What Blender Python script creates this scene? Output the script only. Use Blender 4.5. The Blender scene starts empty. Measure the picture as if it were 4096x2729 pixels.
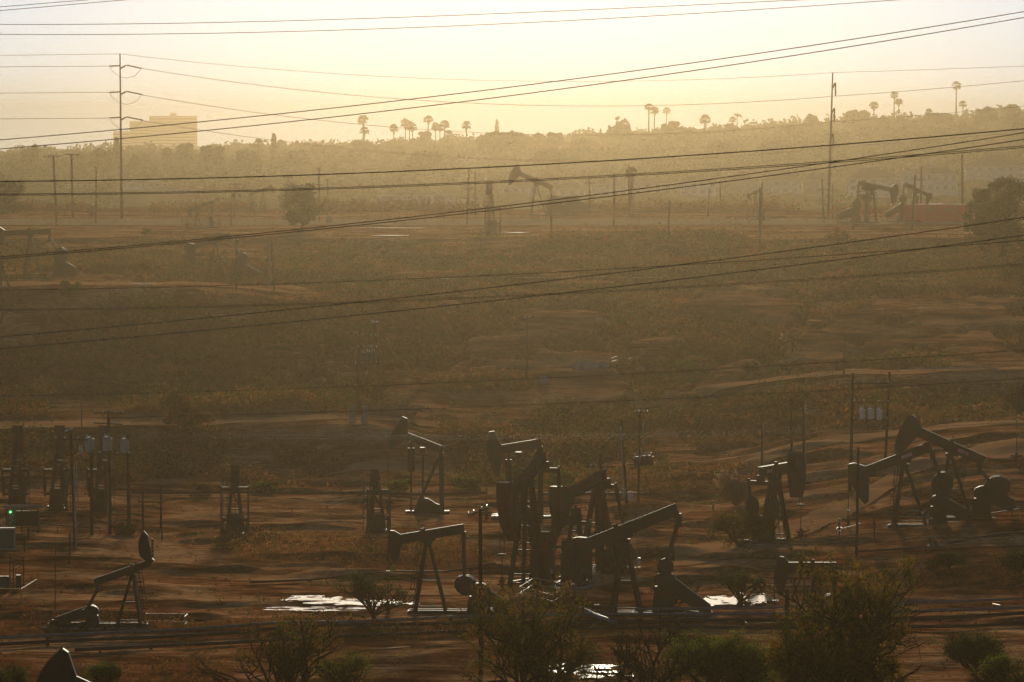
EXPO, HAZE_COL, HAZE_D, HAZE_G, SUN_E, DUST, SKY_S, SUN_W, AIR, SUN_ANG, SUN_C = -0.02, (.146, .114, .068), .00026, .975, 8.0, .01, .105, 5, .22, 3, (1, .89, .68)
import bpy, math, random
import numpy as np
from mathutils import Vector, Matrix
random.seed(7)
RNG = np.random.default_rng(11)
SC = bpy.context.scene
COL = SC.collection
F, CX, CY, HZ = 22755.0, 2048.0, 1364.5, 620.0
PITCH = math.atan((CY - HZ) / F)
CP, SP = math.cos(PITCH), math.sin(PITCH)

def at(px, py, Y):
    """world point seen at photo pixel (px, py) at distance Y along the ground"""
    xc, yc = (px - CX) / F, (CY - py) / F
    d = Vector((xc, CP + yc * SP, -SP + yc * CP))
    return d * (Y / d.y)

# ------------------------------------------------------------------ noise
_P = RNG.random((256, 256))
def vnoise(x, y):
    x = np.asarray(x, float); y = np.asarray(y, float)
    xi = np.floor(x).astype(int); yi = np.floor(y).astype(int)
    fx = x - xi; fy = y - yi
    fx = fx * fx * (3 - 2 * fx); fy = fy * fy * (3 - 2 * fy)
    g = lambda a, b: _P[a & 255, b & 255]
    return (g(xi, yi) * (1 - fx) + g(xi + 1, yi) * fx) * (1 - fy) + (g(xi, yi + 1) * (1 - fx) + g(xi + 1, yi + 1) * fx) * fy
def fbm(x, y, o=4):
    s = 0; a = .5; t = 0
    for k in range(o):
        s = s + a * vnoise(x * 2 ** k + 17.3 * k, y * 2 ** k + 5.1 * k); t += a; a *= .5
    return s / t
def sstep(a, b, v):
    t = np.clip((v - a) / (b - a), 0, 1); return t * t * (3 - 2 * t)

# ------------------------------------------------------------------ terrain
TU = np.array([0, 700, 1400, 2048, 2800, 3400, 4096], float)
TR = [(-400, [-2.6] * 7), (10, [-2.6] * 7), (60, [-14] * 7), (200, [-38] * 7), (330, [-49] * 7), (405, [-49] * 7), (425, [-45] * 7), (442, [-42] * 7),
 (475, [-41.2] * 7), (500, [-41] * 7), (560, [-41, -41, -41, -41, -41, -41, -40.6]),
 (600, [-40.5, -41, -41, -41, -40.8, -39.5, -38.5]), (650, [-40.5, -41, -41, -41, -40.2, -37.5, -36]),
 (690, [-40, -40.8, -41, -40.8, -39.5, -36.5, -34.5]), (720, [-38, -39.5, -40, -40, -39, -35.5, -34]),
 (745, [-36, -35.6, -35.3, -38, -38.3, -35.2, -34]), (765, [-35.5, -35.2, -34.4, -36.5, -37, -34.5, -33.5]),
 (800, [-34.5, -34, -33, -34.2, -33.0, -31, -30.2]), (820, [-33, -32, -31, -32.3, -32.2, -30.6, -30.2]), (850, [-29, -28, -27.5, -28.8, -29, -28.3, -28.5]),
 (885, [-20.6, -20.6, -23, -24.5, -25, -25, -25]), (925, [-20.3, -20.3, -21.6, -22, -22, -22.5, -22.5]),
 (1000, [-19.8, -19.8, -20, -20, -20, -20, -20]), (1085, [-16.6] * 7), (1105, [-16.1] * 7), (1300, [-13.8] * 7),
 (1390, [-13.4] * 7), (1480, [-18] * 7), (1600, [-20, -20, -20, -20, -18, -17, -16]), (1750, [-13] * 7),
 (2000, [-7, -7, -6.5, -6, -4.5, -3, -1.5]), (2300, [-3, -2, 0, 2, 5, 7, 9]), (2600, [-1, 0, 2.5, 5, 10, 13, 17]),
 (2750, [-1, 0, 3, 6, 11, 14, 18]), (3000, [-5, -4, -1, 0, 3, 5, 8]), (3400, [-7] * 7), (4200, [-8] * 7)]
FK = 2.0
def far(Y): return Y if Y < 1400 else 1400 + (Y - 1400) * FK
TY = np.array([far(r[0]) for r in TR], float); TZ = np.array([[z * far(r[0]) / max(r[0], 1) if r[0] > 1400 else z for z in r[1]] for r in TR], float)
def zone(u, Y):
    """1 = bare dirt, 0 = grass and scrub"""
    n = (fbm(u / 260, Y / 22, 4) - .5)
    Yn = Y + n * 26; un = u + n * 500
    pad = sstep(300, 440, Y) * (1 - sstep(690, 706, Yn))
    def strip(u0, u1, y0, y1, s=7):
        return sstep(u0 - 90, u0 + 40, un) * (1 - sstep(u1 - 40, u1 + 90, un)) * sstep(y0 - s, y0 + s, Yn) * (1 - sstep(y1 - s, y1 + s, Yn))
    pad = pad * (1 - strip(-900, 2050, 482, 499, 3)) * (1 - strip(850, 1950, 562, 606, 6)) * (1 - strip(3560, 5000, 528, 560, 5)) * (1 - strip(-900, 900, 440, 462, 4))
    pad = pad * (1 - strip(2420, 3000, 660, 705, 6)) * (1 - .7 * strip(2600, 3300, 590, 604, 4))
    d = np.maximum(pad, strip(-2000, 1750, 742, 762, 4))
    d = np.maximum(d, strip(1350, 1700, 700, 745, 6) * .9)
    d = np.maximum(d, strip(-2000, 1150, 882, 922, 6))
    d = np.maximum(d, strip(1700, 2500, 796, 812, 3) * .8)
    d = np.maximum(d, strip(2700, 6000, 794, 815, 4))
    d = np.maximum(d, strip(2450, 6000, 620, 735, 9) * (1 - strip(2420, 3000, 660, 705, 6)))
    d = np.maximum(d, sstep(1092, 1100, Yn) * (1 - sstep(1335, 1360, Y)))
    bare = sstep(.56, .63, fbm(u / 330 + 31, Y / 26 + 7, 4)) * (Y > 700) * (Y < 1092)
    return np.clip(np.maximum(d, bare * .8), 0, 1)
def ground(x, Y, detail=True):
    x = np.asarray(x, float); Y = np.asarray(Y, float)
    Yc = np.maximum(Y, 60.0)
    u = np.clip(CX + x / Yc * F, 0, 4096)
    ui = np.clip(np.searchsorted(TU, u) - 1, 0, len(TU) - 2)
    yi = np.clip(np.searchsorted(TY, Y) - 1, 0, len(TY) - 2)
    fu = (u - TU[ui]) / (TU[ui + 1] - TU[ui]); fu = fu * fu * (3 - 2 * fu)
    fy = np.clip((Y - TY[yi]) / (TY[yi + 1] - TY[yi]), 0, 1)
    z = (TZ[yi, ui] * (1 - fu) + TZ[yi, ui + 1] * fu) * (1 - fy) + (TZ[yi + 1, ui] * (1 - fu) + TZ[yi + 1, ui + 1] * fu) * fy
    if detail:
        uu = CX + x / Yc * F
        d = zone(uu, Y)
        rough = (1 - d) * sstep(690, 760, Y)
        gul = 1 - np.abs(2 * fbm(x / 34 + 3, Y / 60 + 8, 3) - 1) * 2.2
        z = z + rough * ((fbm(x / 30, Y / 30, 4) - .5) * np.where(Y > 1400, 9, 5.5) - np.clip(gul, 0, 1) * 2.6 * (Y < 1100)) + (fbm(x / 3.1 + 9, Y / 3.1, 3) - .5) * (.16 + .5 * rough)
        fl = 1.0
        for (pu, pY, pr) in ((1400, 531, 17), (1250, 542, 12), (2960, 523, 9), (2330, 451, 9), (1985, 546, 5), (2010, 648, 5)):
            fl = fl * sstep(.8, 1.5, np.hypot(x - (pu - CX) / F * pY, (Y - pY) * 1.6) / pr)
        z = z + fl * (1 - sstep(1060, 1100, Y)) * ((fbm(x / 7 + 70, Y / 9 + 20, 3) - .5) * .55 + np.clip(fbm(x / 16 + 5, Y / 7 + 33, 3) - .58, 0, 1) * 3.2 * sstep(440, 520, Y) * (1 - sstep(690, 760, Y)))
        z = z + sstep(850, 1000, Y) * (1 - sstep(1040, 1100, Y)) * (1 - d) * 1.2 * (fbm(x / 14 + 40, Y / 30, 3) - .5)
    return z
def gz(x, Y): return float(ground(x, Y))
def gp(px, py, lo=300, hi=5200):
    """where the ray through a photo pixel meets the ground"""
    d = at(px, py, 1.0)
    Ys = np.arange(lo, hi, 1.0)
    df = Ys * d.z - ground(Ys * d.x, Ys)
    k = np.argmax(df < 0)
    if df[k] >= 0: k = len(Ys) - 1
    if k == 0: Y = Ys[0]
    else:
        t = df[k - 1] / (df[k - 1] - df[k]); Y = Ys[k - 1] + t
    return Vector((Y * d.x, Y, gz(Y * d.x, Y)))
def on(px, Y):
    x = at(px, 1000, Y).x
    return Vector((x, Y, gz(x, Y)))

# ------------------------------------------------------------------ materials
def nt(m):
    m.use_nodes = True; t = m.node_tree; t.nodes.clear(); return t
def N(t, k, **kw):
    n = t.nodes.new(k)
    for a, b in kw.items():
        if a in n.inputs.keys(): n.inputs[a].default_value = b
        else: setattr(n, a, b)
    return n
def ramp(t, stops):
    r = t.nodes.new('ShaderNodeValToRGB')
    e = r.color_ramp.elements
    while len(e) < len(stops): e.new(.5)
    for i, (p, c) in enumerate(stops): e[i].position = p; e[i].color = (*c, 1)
    return r
MATS = {}
def mat(name, c1, c2=None, rough=.7, scale=1.5, metallic=0, bump=.0, stretch=None, emit=None):
    if name in MATS: return MATS[name]
    m = bpy.data.materials.new(name); t = nt(m)
    o = N(t, 'ShaderNodeOutputMaterial'); b = N(t, 'ShaderNodeBsdfPrincipled')
    b.inputs['Specular IOR Level'].default_value = .5 if rough < .6 else (0 if rough > .79 else .15); b.inputs['Roughness'].default_value = rough; b.inputs['Metallic'].default_value = metallic
    c2 = c2 or tuple(v * .6 for v in c1)
    tc = N(t, 'ShaderNodeTexCoord'); mp = N(t, 'ShaderNodeMapping')
    if stretch: mp.inputs['Scale'].default_value = stretch
    nz = N(t, 'ShaderNodeTexNoise'); nz.inputs['Scale'].default_value = scale; nz.inputs['Detail'].default_value = 6; nz.inputs['Roughness'].default_value = .65
    r = ramp(t, [(.36, c2), (.62, c1)])
    L = t.links.new
    L(tc.outputs['Object'], mp.inputs[0]); L(mp.outputs[0], nz.inputs[0]); L(nz.outputs[0], r.inputs[0]); L(r.outputs[0], b.inputs['Base Color'])
    if bump:
        bp = N(t, 'ShaderNodeBump'); bp.inputs['Strength'].default_value = bump; bp.inputs['Distance'].default_value = .05
        L(nz.outputs[0], bp.inputs['Height']); L(bp.outputs[0], b.inputs['Normal'])
    if emit:
        b.inputs['Emission Color'].default_value = (*emit[0], 1); b.inputs['Emission Strength'].default_value = emit[1]
    L(b.outputs[0], o.inputs[0]); MATS[name] = m; return m
def leafmat(name, stops, trans=.35, rough=.75):
    if name in MATS: return MATS[name]
    m = bpy.data.materials.new(name); t = nt(m); L = t.links.new
    o = N(t, 'ShaderNodeOutputMaterial'); a = N(t, 'ShaderNodeAttribute', attribute_name='tint')
    r = ramp(t, stops); L(a.outputs['Fac'], r.inputs[0])
    d = N(t, 'ShaderNodeBsdfDiffuse'); tr = N(t, 'ShaderNodeBsdfTranslucent'); mx = N(t, 'ShaderNodeMixShader'); mx.inputs[0].default_value = trans
    L(r.outputs[0], d.inputs[0]); L(r.outputs[0], tr.inputs[0]); L(d.outputs[0], mx.inputs[1]); L(tr.outputs[0], mx.inputs[2]); L(mx.outputs[0], o.inputs[0])
    MATS[name] = m; return m

# ------------------------------------------------------------------ object helpers
def tag(o, label=None, cat=None, group=None, kind=None):
    if label: o['label'] = label
    if cat: o['category'] = cat
    if group: o['group'] = group
    if kind: o['kind'] = kind
    return o
def thing(name, loc, label, cat, group=None, rz=0):
    o = bpy.data.objects.new(name, None); COL.objects.link(o); o.location = loc; o.rotation_euler = (0, 0, rz); o.empty_display_size = .5
    return tag(o, label, cat, group)
class MB:
    def __init__(s): s.v = []; s.f = []
    def add(s, vs, fs):
        k = len(s.v); s.v += [tuple(v) for v in vs]; s.f += [tuple(i + k for i in f) for f in fs]; return s
    def box(s, c, d, rot=None):
        x, y, z = d[0] / 2, d[1] / 2, d[2] / 2
        vs = [Vector((a, b, e)) for e in (-z, z) for b in (-y, y) for a in (-x, x)]
        if rot is not None: vs = [rot @ v for v in vs]
        return s.add([v + Vector(c) for v in vs], [(0, 2, 3, 1), (4, 5, 7, 6), (0, 1, 5, 4), (2, 6, 7, 3), (0, 4, 6, 2), (1, 3, 7, 5)])
    def bar(s, a, b, w, h=None, up=None):
        """rectangular bar from a to b; w across, h along up"""
        h = h or w; a = Vector(a); b = Vector(b); d = (b - a).normalized()
        u = Vector(up) if up else (Vector((0, 0, 1)) if abs(d.z) < .95 else Vector((1, 0, 0)))
        r = d.cross(u).normalized(); u = r.cross(d)
        vs = [p + r * (i * w / 2) + u * (j * h / 2) for p in (a, b) for (i, j) in ((-1, -1), (1, -1), (1, 1), (-1, 1))]
        return s.add(vs, [(3, 2, 1, 0), (4, 5, 6, 7), (0, 1, 5, 4), (1, 2, 6, 5), (2, 3, 7, 6), (3, 0, 4, 7)])
    def ibeam(s, a, b, w, h, up=None):
        a = Vector(a); b = Vector(b); d = (b - a).normalized(); u = Vector(up) if up else Vector((0, 0, 1)); r = d.cross(u).normalized(); u = r.cross(d)
        s.bar(a, b, w * .35, h * .86, u); t = h * .08
        s.bar(a + u * (h / 2 - t / 2), b + u * (h / 2 - t / 2), w, t, u); s.bar(a - u * (h / 2 - t / 2), b - u * (h / 2 - t / 2), w, t, u); return s
    def tube(s, a, b, r0, r1=None, n=8, cap=True):
        r1 = r0 if r1 is None else r1; a = Vector(a); b = Vector(b); d = (b - a)
        if d.length < 1e-6: return s
        d.normalize(); u = Vector((0, 0, 1)) if abs(d.z) < .95 else Vector((1, 0, 0)); x = d.cross(u).normalized(); y = d.cross(x)
        vs = [p + (x * math.cos(2 * math.pi * i / n) + y * math.sin(2 * math.pi * i / n)) * r for p, r in ((a, r0), (b, r1)) for i in range(n)]
        fs = [(i, (i + 1) % n, n + (i + 1) % n, n + i) for i in range(n)]
        if cap: fs += [tuple(range(n))[::-1], tuple(range(n, 2 * n))]
        return s.add(vs, fs)
    def path(s, pts, r, n=6):
        pts = [Vector(p) for p in pts]; rs = r if isinstance(r, (list, tuple)) else [r] * len(pts)
        vs = []; fs = []
        for k, p in enumerate(pts):
            d = (pts[min(k + 1, len(pts) - 1)] - pts[max(k - 1, 0)]).normalized(); u = Vector((0, 0, 1)) if abs(d.z) < .9 else Vector((0, 1, 0))
            x = d.cross(u).normalized(); y = d.cross(x)
            vs += [p + (x * math.cos(2 * math.pi * i / n) + y * math.sin(2 * math.pi * i / n)) * rs[k] for i in range(n)]
            if k: fs += [((k - 1) * n + i, (k - 1) * n + (i + 1) % n, k * n + (i + 1) % n, k * n + i) for i in range(n)]
        fs += [tuple(range(n))[::-1], tuple(range(len(vs) - n, len(vs)))]
        return s.add(vs, fs)
    def prism(s, pts, y0, y1, ax='y'):
        """polygon in x,z extruded along y"""
        n = len(pts); vs = [Vector((p[0], y, p[1])) for y in (y0, y1) for p in pts]
        if ax == 'x': vs = [Vector((v.y, v.x, v.z)) for v in vs]
        fs = [tuple(range(n)), tuple(range(n, 2 * n))[::-1]] + [(i, n + i, n + (i + 1) % n, (i + 1) % n) for i in range(n)]
        return s.add(vs, fs)
    def build(s, name, m, parent=None, loc=None, smooth=False):
        me = bpy.data.meshes.new(name); me.from_pydata(s.v, [], s.f); me.validate(); me.update()
        me.materials.append(m)
        if smooth: me.polygons.foreach_set('use_smooth', [True] * len(me.polygons))
        o = bpy.data.objects.new(name, me); COL.objects.link(o)
        if parent: o.parent = parent
        if loc is not None: o.location = loc
        return o
def quads_obj(name, V, tint, m, parent=None, loc=None):
    """V: (n,4,3) array of free quads"""
    n = len(V); me = bpy.data.meshes.new(name)
    me.vertices.add(n * 4); me.vertices.foreach_set('co', V.reshape(-1).astype('f'))
    me.loops.add(n * 4); me.loops.foreach_set('vertex_index', np.arange(n * 4, dtype='i'))
    me.polygons.add(n); me.polygons.foreach_set('loop_start', np.arange(0, n * 4, 4, dtype='i'))
    me.update(calc_edges=True)
    a = me.attributes.new('tint', 'FLOAT', 'POINT'); a.data.foreach_set('value', np.repeat(tint, 4).astype('f'))
    me.materials.append(m); o = bpy.data.objects.new(name, me); COL.objects.link(o)
    if parent: o.parent = parent
    if loc is not None: o.location = loc
    return o
def leaves(P, s, aspect=.55, droop=0, rng=RNG, upright=0):
    """a rhombic leaf at each point of P (n,3), size s (n or scalar)"""
    n = len(P); s = np.broadcast_to(np.asarray(s, float), (n,))[:, None] * rng.uniform(.6, 1.25, (n, 1))
    a = rng.normal(size=(n, 3)); a[:, 2] -= droop; a[:, 2] += upright; a /= np.linalg.norm(a, axis=1, keepdims=True)
    b = np.cross(a, rng.normal(size=(n, 3))); b /= np.linalg.norm(b, axis=1, keepdims=True) + 1e-9
    a = a * s; b = b * s * aspect
    return np.stack([P - a * .5, P - b * .5 + a * .05, P + a * .5, P + b * .5 + a * .05], 1)
def ball(n, R, shell=.5, rng=RNG):
    d = rng.normal(size=(n, 3)); d /= np.linalg.norm(d, axis=1, keepdims=True)
    return d * (rng.uniform(0, 1, (n, 1)) ** .5 * (1 - shell) + shell) * np.asarray(R)
# ------------------------------------------------------------------ camera, light, air
SUN_EL, SUN_AZ = math.radians(SUN_E), math.radians(.2)
cam = bpy.data.cameras.new('camera'); co = bpy.data.objects.new('camera', cam); COL.objects.link(co); SC.camera = co
cam.sensor_width = 36; cam.lens = 36 * F / 4096; cam.clip_start = 1; cam.clip_end = 20000
co.rotation_euler = (math.pi / 2 - PITCH, 0, 0)
w = bpy.data.worlds.new('World'); SC.world = w; w.use_nodes = True; t = w.node_tree; t.nodes.clear()
sky = t.nodes.new('ShaderNodeTexSky'); sky.sky_type = 'NISHITA'; sky.sun_disc = False; sky.sun_elevation = SUN_EL; sky.sun_rotation = SUN_AZ
sky.dust_density = DUST; sky.air_density = AIR; sky.ozone_density = 0
bg = t.nodes.new('ShaderNodeBackground'); bg.inputs[1].default_value = SKY_S; wo = t.nodes.new('ShaderNodeOutputWorld')
t.links.new(sky.outputs[0], bg.inputs[0]); t.links.new(bg.outputs[0], wo.inputs[0])
sl = bpy.data.lights.new('sun', 'SUN'); sl.energy = SUN_W; sl.angle = math.radians(SUN_ANG); sl.color = SUN_C
so = bpy.data.objects.new('sun', sl); COL.objects.link(so)
sd = Vector((math.sin(SUN_AZ) * math.cos(SUN_EL), math.cos(SUN_AZ) * math.cos(SUN_EL), math.sin(SUN_EL)))
so.rotation_euler = sd.to_track_quat('Z', 'Y').to_euler()
SC.view_settings.view_transform = 'Standard'; SC.view_settings.look = 'None'; SC.view_settings.exposure = EXPO; SC.view_settings.gamma = 1
SC.render.engine = 'CYCLES'; SC.cycles.volume_bounces = 0; SC.cycles.max_bounces = 6; SC.cycles.diffuse_bounces = 2
SC.cycles.use_denoising = True; SC.cycles.sample_clamp_indirect = 4; SC.cycles.transparent_max_bounces = 8
hb = MB().box((0, 3520, -5), (6400, 7160, 132)).build('haze', None); tag(hb, kind='stuff')
hm = bpy.data.materials.new('haze'); t = nt(hm); o = N(t, 'ShaderNodeOutputMaterial'); v = N(t, 'ShaderNodeVolumePrincipled')
v.inputs['Color'].default_value = (*HAZE_COL, 1); v.inputs['Density'].default_value = HAZE_D; v.inputs['Anisotropy'].default_value = HAZE_G
t.links.new(v.outputs[0], o.inputs['Volume']); hb.data.materials.clear(); hb.data.materials.append(hm)

# ------------------------------------------------------------------ terrain sheet
us = np.concatenate([np.linspace(-9000, -1200, 14), np.linspace(-1000, -50, 20), np.linspace(0, 4096, 420), np.linspace(4146, 5100, 20), np.linspace(5300, 13000, 14)])
ys = np.concatenate([np.array([-400, -60, 10, 40, 60, 100, 150, 200, 260, 330, 380, 405, 425]), np.arange(436, 700, 1.1), np.arange(700, 1110, 1.6), np.arange(1110, 1420, 4), np.arange(1420, 4200, 20), np.arange(4200, 7001, 140)])
U, Yg = np.meshgrid(us, ys)
X = (U - CX) / F * np.maximum(Yg, 230.0)
Z = ground(X, Yg)
nr, nc = X.shape
me = bpy.data.meshes.new('ground'); me.vertices.add(nr * nc); me.vertices.foreach_set('co', np.stack([X, Yg, Z], -1).reshape(-1).astype('f'))
idx = np.arange(nr * nc).reshape(nr, nc)
q = np.stack([idx[:-1, :-1], idx[:-1, 1:], idx[1:, 1:], idx[1:, :-1]], -1).reshape(-1, 4)
me.loops.add(len(q) * 4); me.loops.foreach_set('vertex_index', q.reshape(-1).astype('i')); me.polygons.add(len(q)); me.polygons.foreach_set('loop_start', np.arange(0, len(q) * 4, 4, dtype='i'))
me.update(calc_edges=True); me.polygons.foreach_set('use_smooth', np.ones(len(q), bool))
a = me.attributes.new('dirt', 'FLOAT', 'POINT'); a.data.foreach_set('value', zone(CX + X / np.maximum(Yg, 230) * F, Yg).reshape(-1).astype('f'))
gm = bpy.data.materials.new('ground'); t = nt(gm); L = t.links.new
o = N(t, 'ShaderNodeOutputMaterial'); b = N(t, 'ShaderNodeBsdfPrincipled'); tc = N(t, 'ShaderNodeTexCoord'); at_ = N(t, 'ShaderNodeAttribute', attribute_name='dirt')
def nz(scale, detail=6, st=None, rough=.6, dist=0):
    mp = N(t, 'ShaderNodeMapping'); mp.inputs['Scale'].default_value = st or (1, 1, 1); L(tc.outputs['Object'], mp.inputs[0])
    n = N(t, 'ShaderNodeTexNoise'); n.inputs['Scale'].default_value = scale; n.inputs['Detail'].default_value = detail; n.inputs['Roughness'].default_value = rough; n.inputs['Distortion'].default_value = dist
    L(mp.outputs[0], n.inputs[0]); return n.outputs[0]
def mix(fac, a, b_, mode='MIX'):
    m = N(t, 'ShaderNodeMix', data_type='RGBA', blend_type=mode)
    if isinstance(fac, (int, float)): m.inputs[0].default_value = fac
    else: L(fac, m.inputs[0])
    for k, c in ((6, a), (7, b_)):
        if isinstance(c, tuple): m.inputs[k].default_value = (*c, 1)
        else: L(c, m.inputs[k])
    return m.outputs[2]
def rmp(fac, stops):
    r = ramp(t, stops); L(fac, r.inputs[0]); return r.outputs[0]
dry = rmp(nz(.11, 9, (.8, .8, 1), .75), [(.32, (.18, .05, .018)), (.45, (.56, .20, .066)), (.58, (.92, .48, .20))])
wet = rmp(nz(.07, 8, (.4, 1, 1), .75, 1.5), [(.42, (.30, .24, .22)), (.54, (1, 1, 1))])
rut = rmp(nz(.45, 8, (.16, 1, 1), .7, 2.2), [(.36, (.42, .36, .33)), (.5, (1, 1, 1))])
fine = rmp(nz(1.6, 8, None, .8), [(.38, (.55, .5, .48)), (.55, (1, 1, 1))])
soil = mix(1.0, mix(1.0, mix(1.0, dry, wet, 'MULTIPLY'), rut, 'MULTIPLY'), fine, 'MULTIPLY')
grass = rmp(nz(.16, 8, None, .75), [(.3, (.12, .042, .014)), (.5, (.28, .095, .03)), (.7, (.5, .19, .062))])
sx = N(t, 'ShaderNodeSeparateXYZ'); L(tc.outputs['Object'], sx.inputs[0]); mr = N(t, 'ShaderNodeMapRange'); L(sx.outputs['Y'], mr.inputs[0]); mr.inputs[1].default_value = 1420; mr.inputs[2].default_value = 1600
lawn = rmp(nz(.02, 8, None, .75), [(.35, (.04, .05, .016)), (.55, (.08, .085, .028)), (.7, (.2, .17, .07))])
grass = mix(mr.outputs[0], grass, lawn)
L(mix(at_.outputs['Fac'], grass, soil), b.inputs['Base Color'])
rg = rmp(nz(.05, 7, (.35, 1, 1), .7, 1.5), [(.3, (.6, .6, .6)), (.45, (1, 1, 1))]); L(rg, b.inputs['Roughness']); b.inputs['Specular IOR Level'].default_value = 0
bp = N(t, 'ShaderNodeBump'); bp.inputs['Strength'].default_value = .9; bp.inputs['Distance'].default_value = .35; L(nz(.5, 8, (.45, 1, 1), .7), bp.inputs['Height']); L(bp.outputs[0], b.inputs['Normal'])
L(b.outputs[0], o.inputs[0]); me.materials.append(gm)
g_o = bpy.data.objects.new('ground', me); COL.objects.link(g_o); tag(g_o, kind='structure')

# roads laid on the ground, each a thin sheet following it
def road(name, pts, m, lift=.05, n=160):
    """pts: (u, Ynear, Yfar) stations"""
    pu = np.array([p[0] for p in pts], float); y0 = np.array([p[1] for p in pts], float); y1 = np.array([p[2] for p in pts], float)
    uu = np.linspace(pu[0], pu[-1], n); a0 = np.interp(uu, pu, y0); a1 = np.interp(uu, pu, y1)
    K = 10; V = np.zeros((n, K, 3))
    for k in range(K):
        Yk = a0 + (a1 - a0) * k / (K - 1); xk = (uu - CX) / F * Yk
        zz = np.maximum.reduce([ground(xk + dx, Yk + dy) for dx in (-.6, 0, .6) for dy in (-1.3, 0, 1.3)])
        V[:, k] = np.stack([xk, Yk, zz + lift], -1)
    mb = MB(); mb.v = [tuple(p) for p in V.reshape(-1, 3)]
    mb.f = [(i * K + k, (i + 1) * K + k, (i + 1) * K + k + 1, i * K + k + 1) for i in range(n - 1) for k in range(K - 1)]
    return tag(mb.build(name, m, smooth=True), kind='structure')
M_gravel = mat('gravel road', (.56, .38, .21), (.42, .27, .14), .9, .35, stretch=(.3, 1, 1))
M_track = mat('dirt track', (.72, .36, .15), (.52, .23, .09), .9, .3, stretch=(.3, 1, 1), bump=.3)
road('road', [(-600, 1205, 1262), (2048, 1205, 1262), (4700, 1215, 1275)], M_gravel)
road('track', [(-600, 745, 758), (700, 746, 757), (1050, 747, 757), (1750, 757, 763)], M_track)
road('track', [(-600, 893, 912), (600, 894, 910), (1150, 899, 905)], M_track)
road('track', [(2500, 798, 803), (3000, 800, 807), (3500, 799, 808), (4700, 796, 808)], M_track)
road('track', [(2700, 565, 590), (3100, 582, 605), (3400, 612, 632), (3650, 652, 672), (4100, 668, 690), (4700, 670, 692)], M_track)
road('track', [(1650, 924, 929), (2300, 927, 933), (3200, 929, 936), (4500, 930, 940)], M_track)
road('track', [(1250, 713, 720), (1500, 716, 724), (1900, 716, 722)], M_track)
road('track', [(2350, 690, 697), (2900, 694, 702), (3500, 712, 722), (4600, 722, 736)], M_track)

# ------------------------------------------------------------------ ground cover
M_scrub = leafmat('scrub leaves', [(0, (.07, .030, .009)), (.3, (.16, .058, .018)), (.5, (.30, .105, .028)), (.68, (.12, .095, .016)), (.82, (.08, .07, .012)), (1, (.50, .20, .06))])
M_green = leafmat('green leaves', [(0, (.03, .045, .006)), (.5, (.09, .115, .012)), (1, (.21, .20, .02))], .45)
def scatter(name, n, u0, u1, y0, y1, per, rmin, rmax, ls, m, keep, tall=.8, tint=(0, 1), up=0, uni=False, shell=.45, asp=.55):
    u = RNG.uniform(u0, u1, n); Y = np.sqrt(RNG.uniform(y0 ** 2, y1 ** 2, n)) if not uni else RNG.uniform(y0, y1, n)
    k = keep(u, Y); u = u[k]; Y = Y[k]; n = len(u)
    x = (u - CX) / F * Y; z = ground(x, Y)
    r = rmin + (rmax - rmin) * RNG.uniform(0, 1, n) ** 2.2
    C = np.stack([x, Y, z + r * tall * .45], -1)
    P = (C[:, None] + ball(n * per, 1, shell).reshape(n, per, 3) * np.stack([r, r, r * tall], -1)[:, None]).reshape(-1, 3)
    hu = fbm(x / 40, Y / 40, 3)
    tt = np.clip(np.repeat(tint[0] + (tint[1] - tint[0]) * np.clip(RNG.uniform(0, 1, n) * .7 + (hu - .5) * 1.6 + .15, 0, 1), per) + RNG.normal(0, .07, n * per), 0, 1)
    V = leaves(P, np.repeat(ls * (.6 + .4 * r / rmax), per), asp, upright=up)
    return tag(quads_obj(name, V, tt, m), kind='stuff')
M_tree0 = leafmat('thicket leaves', [(0, (.03, .038, .008)), (.45, (.05, .058, .012)), (.7, (.09, .085, .014)), (1, (.2, .11, .025))])
clump = lambda u, Y: fbm(u / 120 + 50, Y / 16, 4)
scatter('scrub', 17000, -500, 4600, 700, 1096, 24, .4, 1.6, .5, M_scrub, lambda u, Y: (zone(u, Y) < .3) & (clump(u, Y) > .42) & ~((Y > 865) & (Y < 905) & (((u > 690) & (u < 1120)) | (u < 340))), tint=(.1, .85))
scatter('thicket', 7500, -500, 4600, 700, 1090, 75, 1.0, 4.4, .5, M_tree0, lambda u, Y: (zone(u, Y) < .25) & (clump(u, Y) > .53) & ~((Y > 845) & (Y < 925) & (((u > 690) & (u < 1120)) | (u < 340))), tall=.9, tint=(0, 1))
scatter('dry_grass', 70000, -300, 4400, 690, 1096, 5, .25, .8, .6, M_scrub, lambda u, Y: (zone(u, Y) < .5), tall=1.2, tint=(.2, .75), up=1.6)
scatter('brush', 16000, -600, 4600, 440, 700, 26, .25, .95, .26, M_scrub, lambda u, Y: (zone(u, Y) < .35), tall=1.1, up=.8)
scatter('weeds', 11000, -300, 4400, 440, 1340, 16, .15, .5, .25, M_scrub, lambda u, Y: (zone(u, Y) > .35) & (fbm(u / 200, Y / 14, 3) > .55), tall=.8, up=.6)
scatter('green_weeds', 2600, -300, 4400, 440, 760, 18, .2, .7, .24, M_green, lambda u, Y: (fbm(u / 160 + 77, Y / 12, 3) > .60), tall=.8, up=.5)
scatter('hedge_scrub', 2300, -900, 4900, 1345, 1400, 40, .9, 2.9, .75, M_scrub, lambda u, Y: fbm(u / 230, Y / 60, 3) > .42, tint=(.0, .6), tall=.9)
M_wood = leafmat('wood leaves', [(0, (.03, .045, .012)), (.5, (.06, .08, .02)), (1, (.12, .14, .04))], .25)
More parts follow.
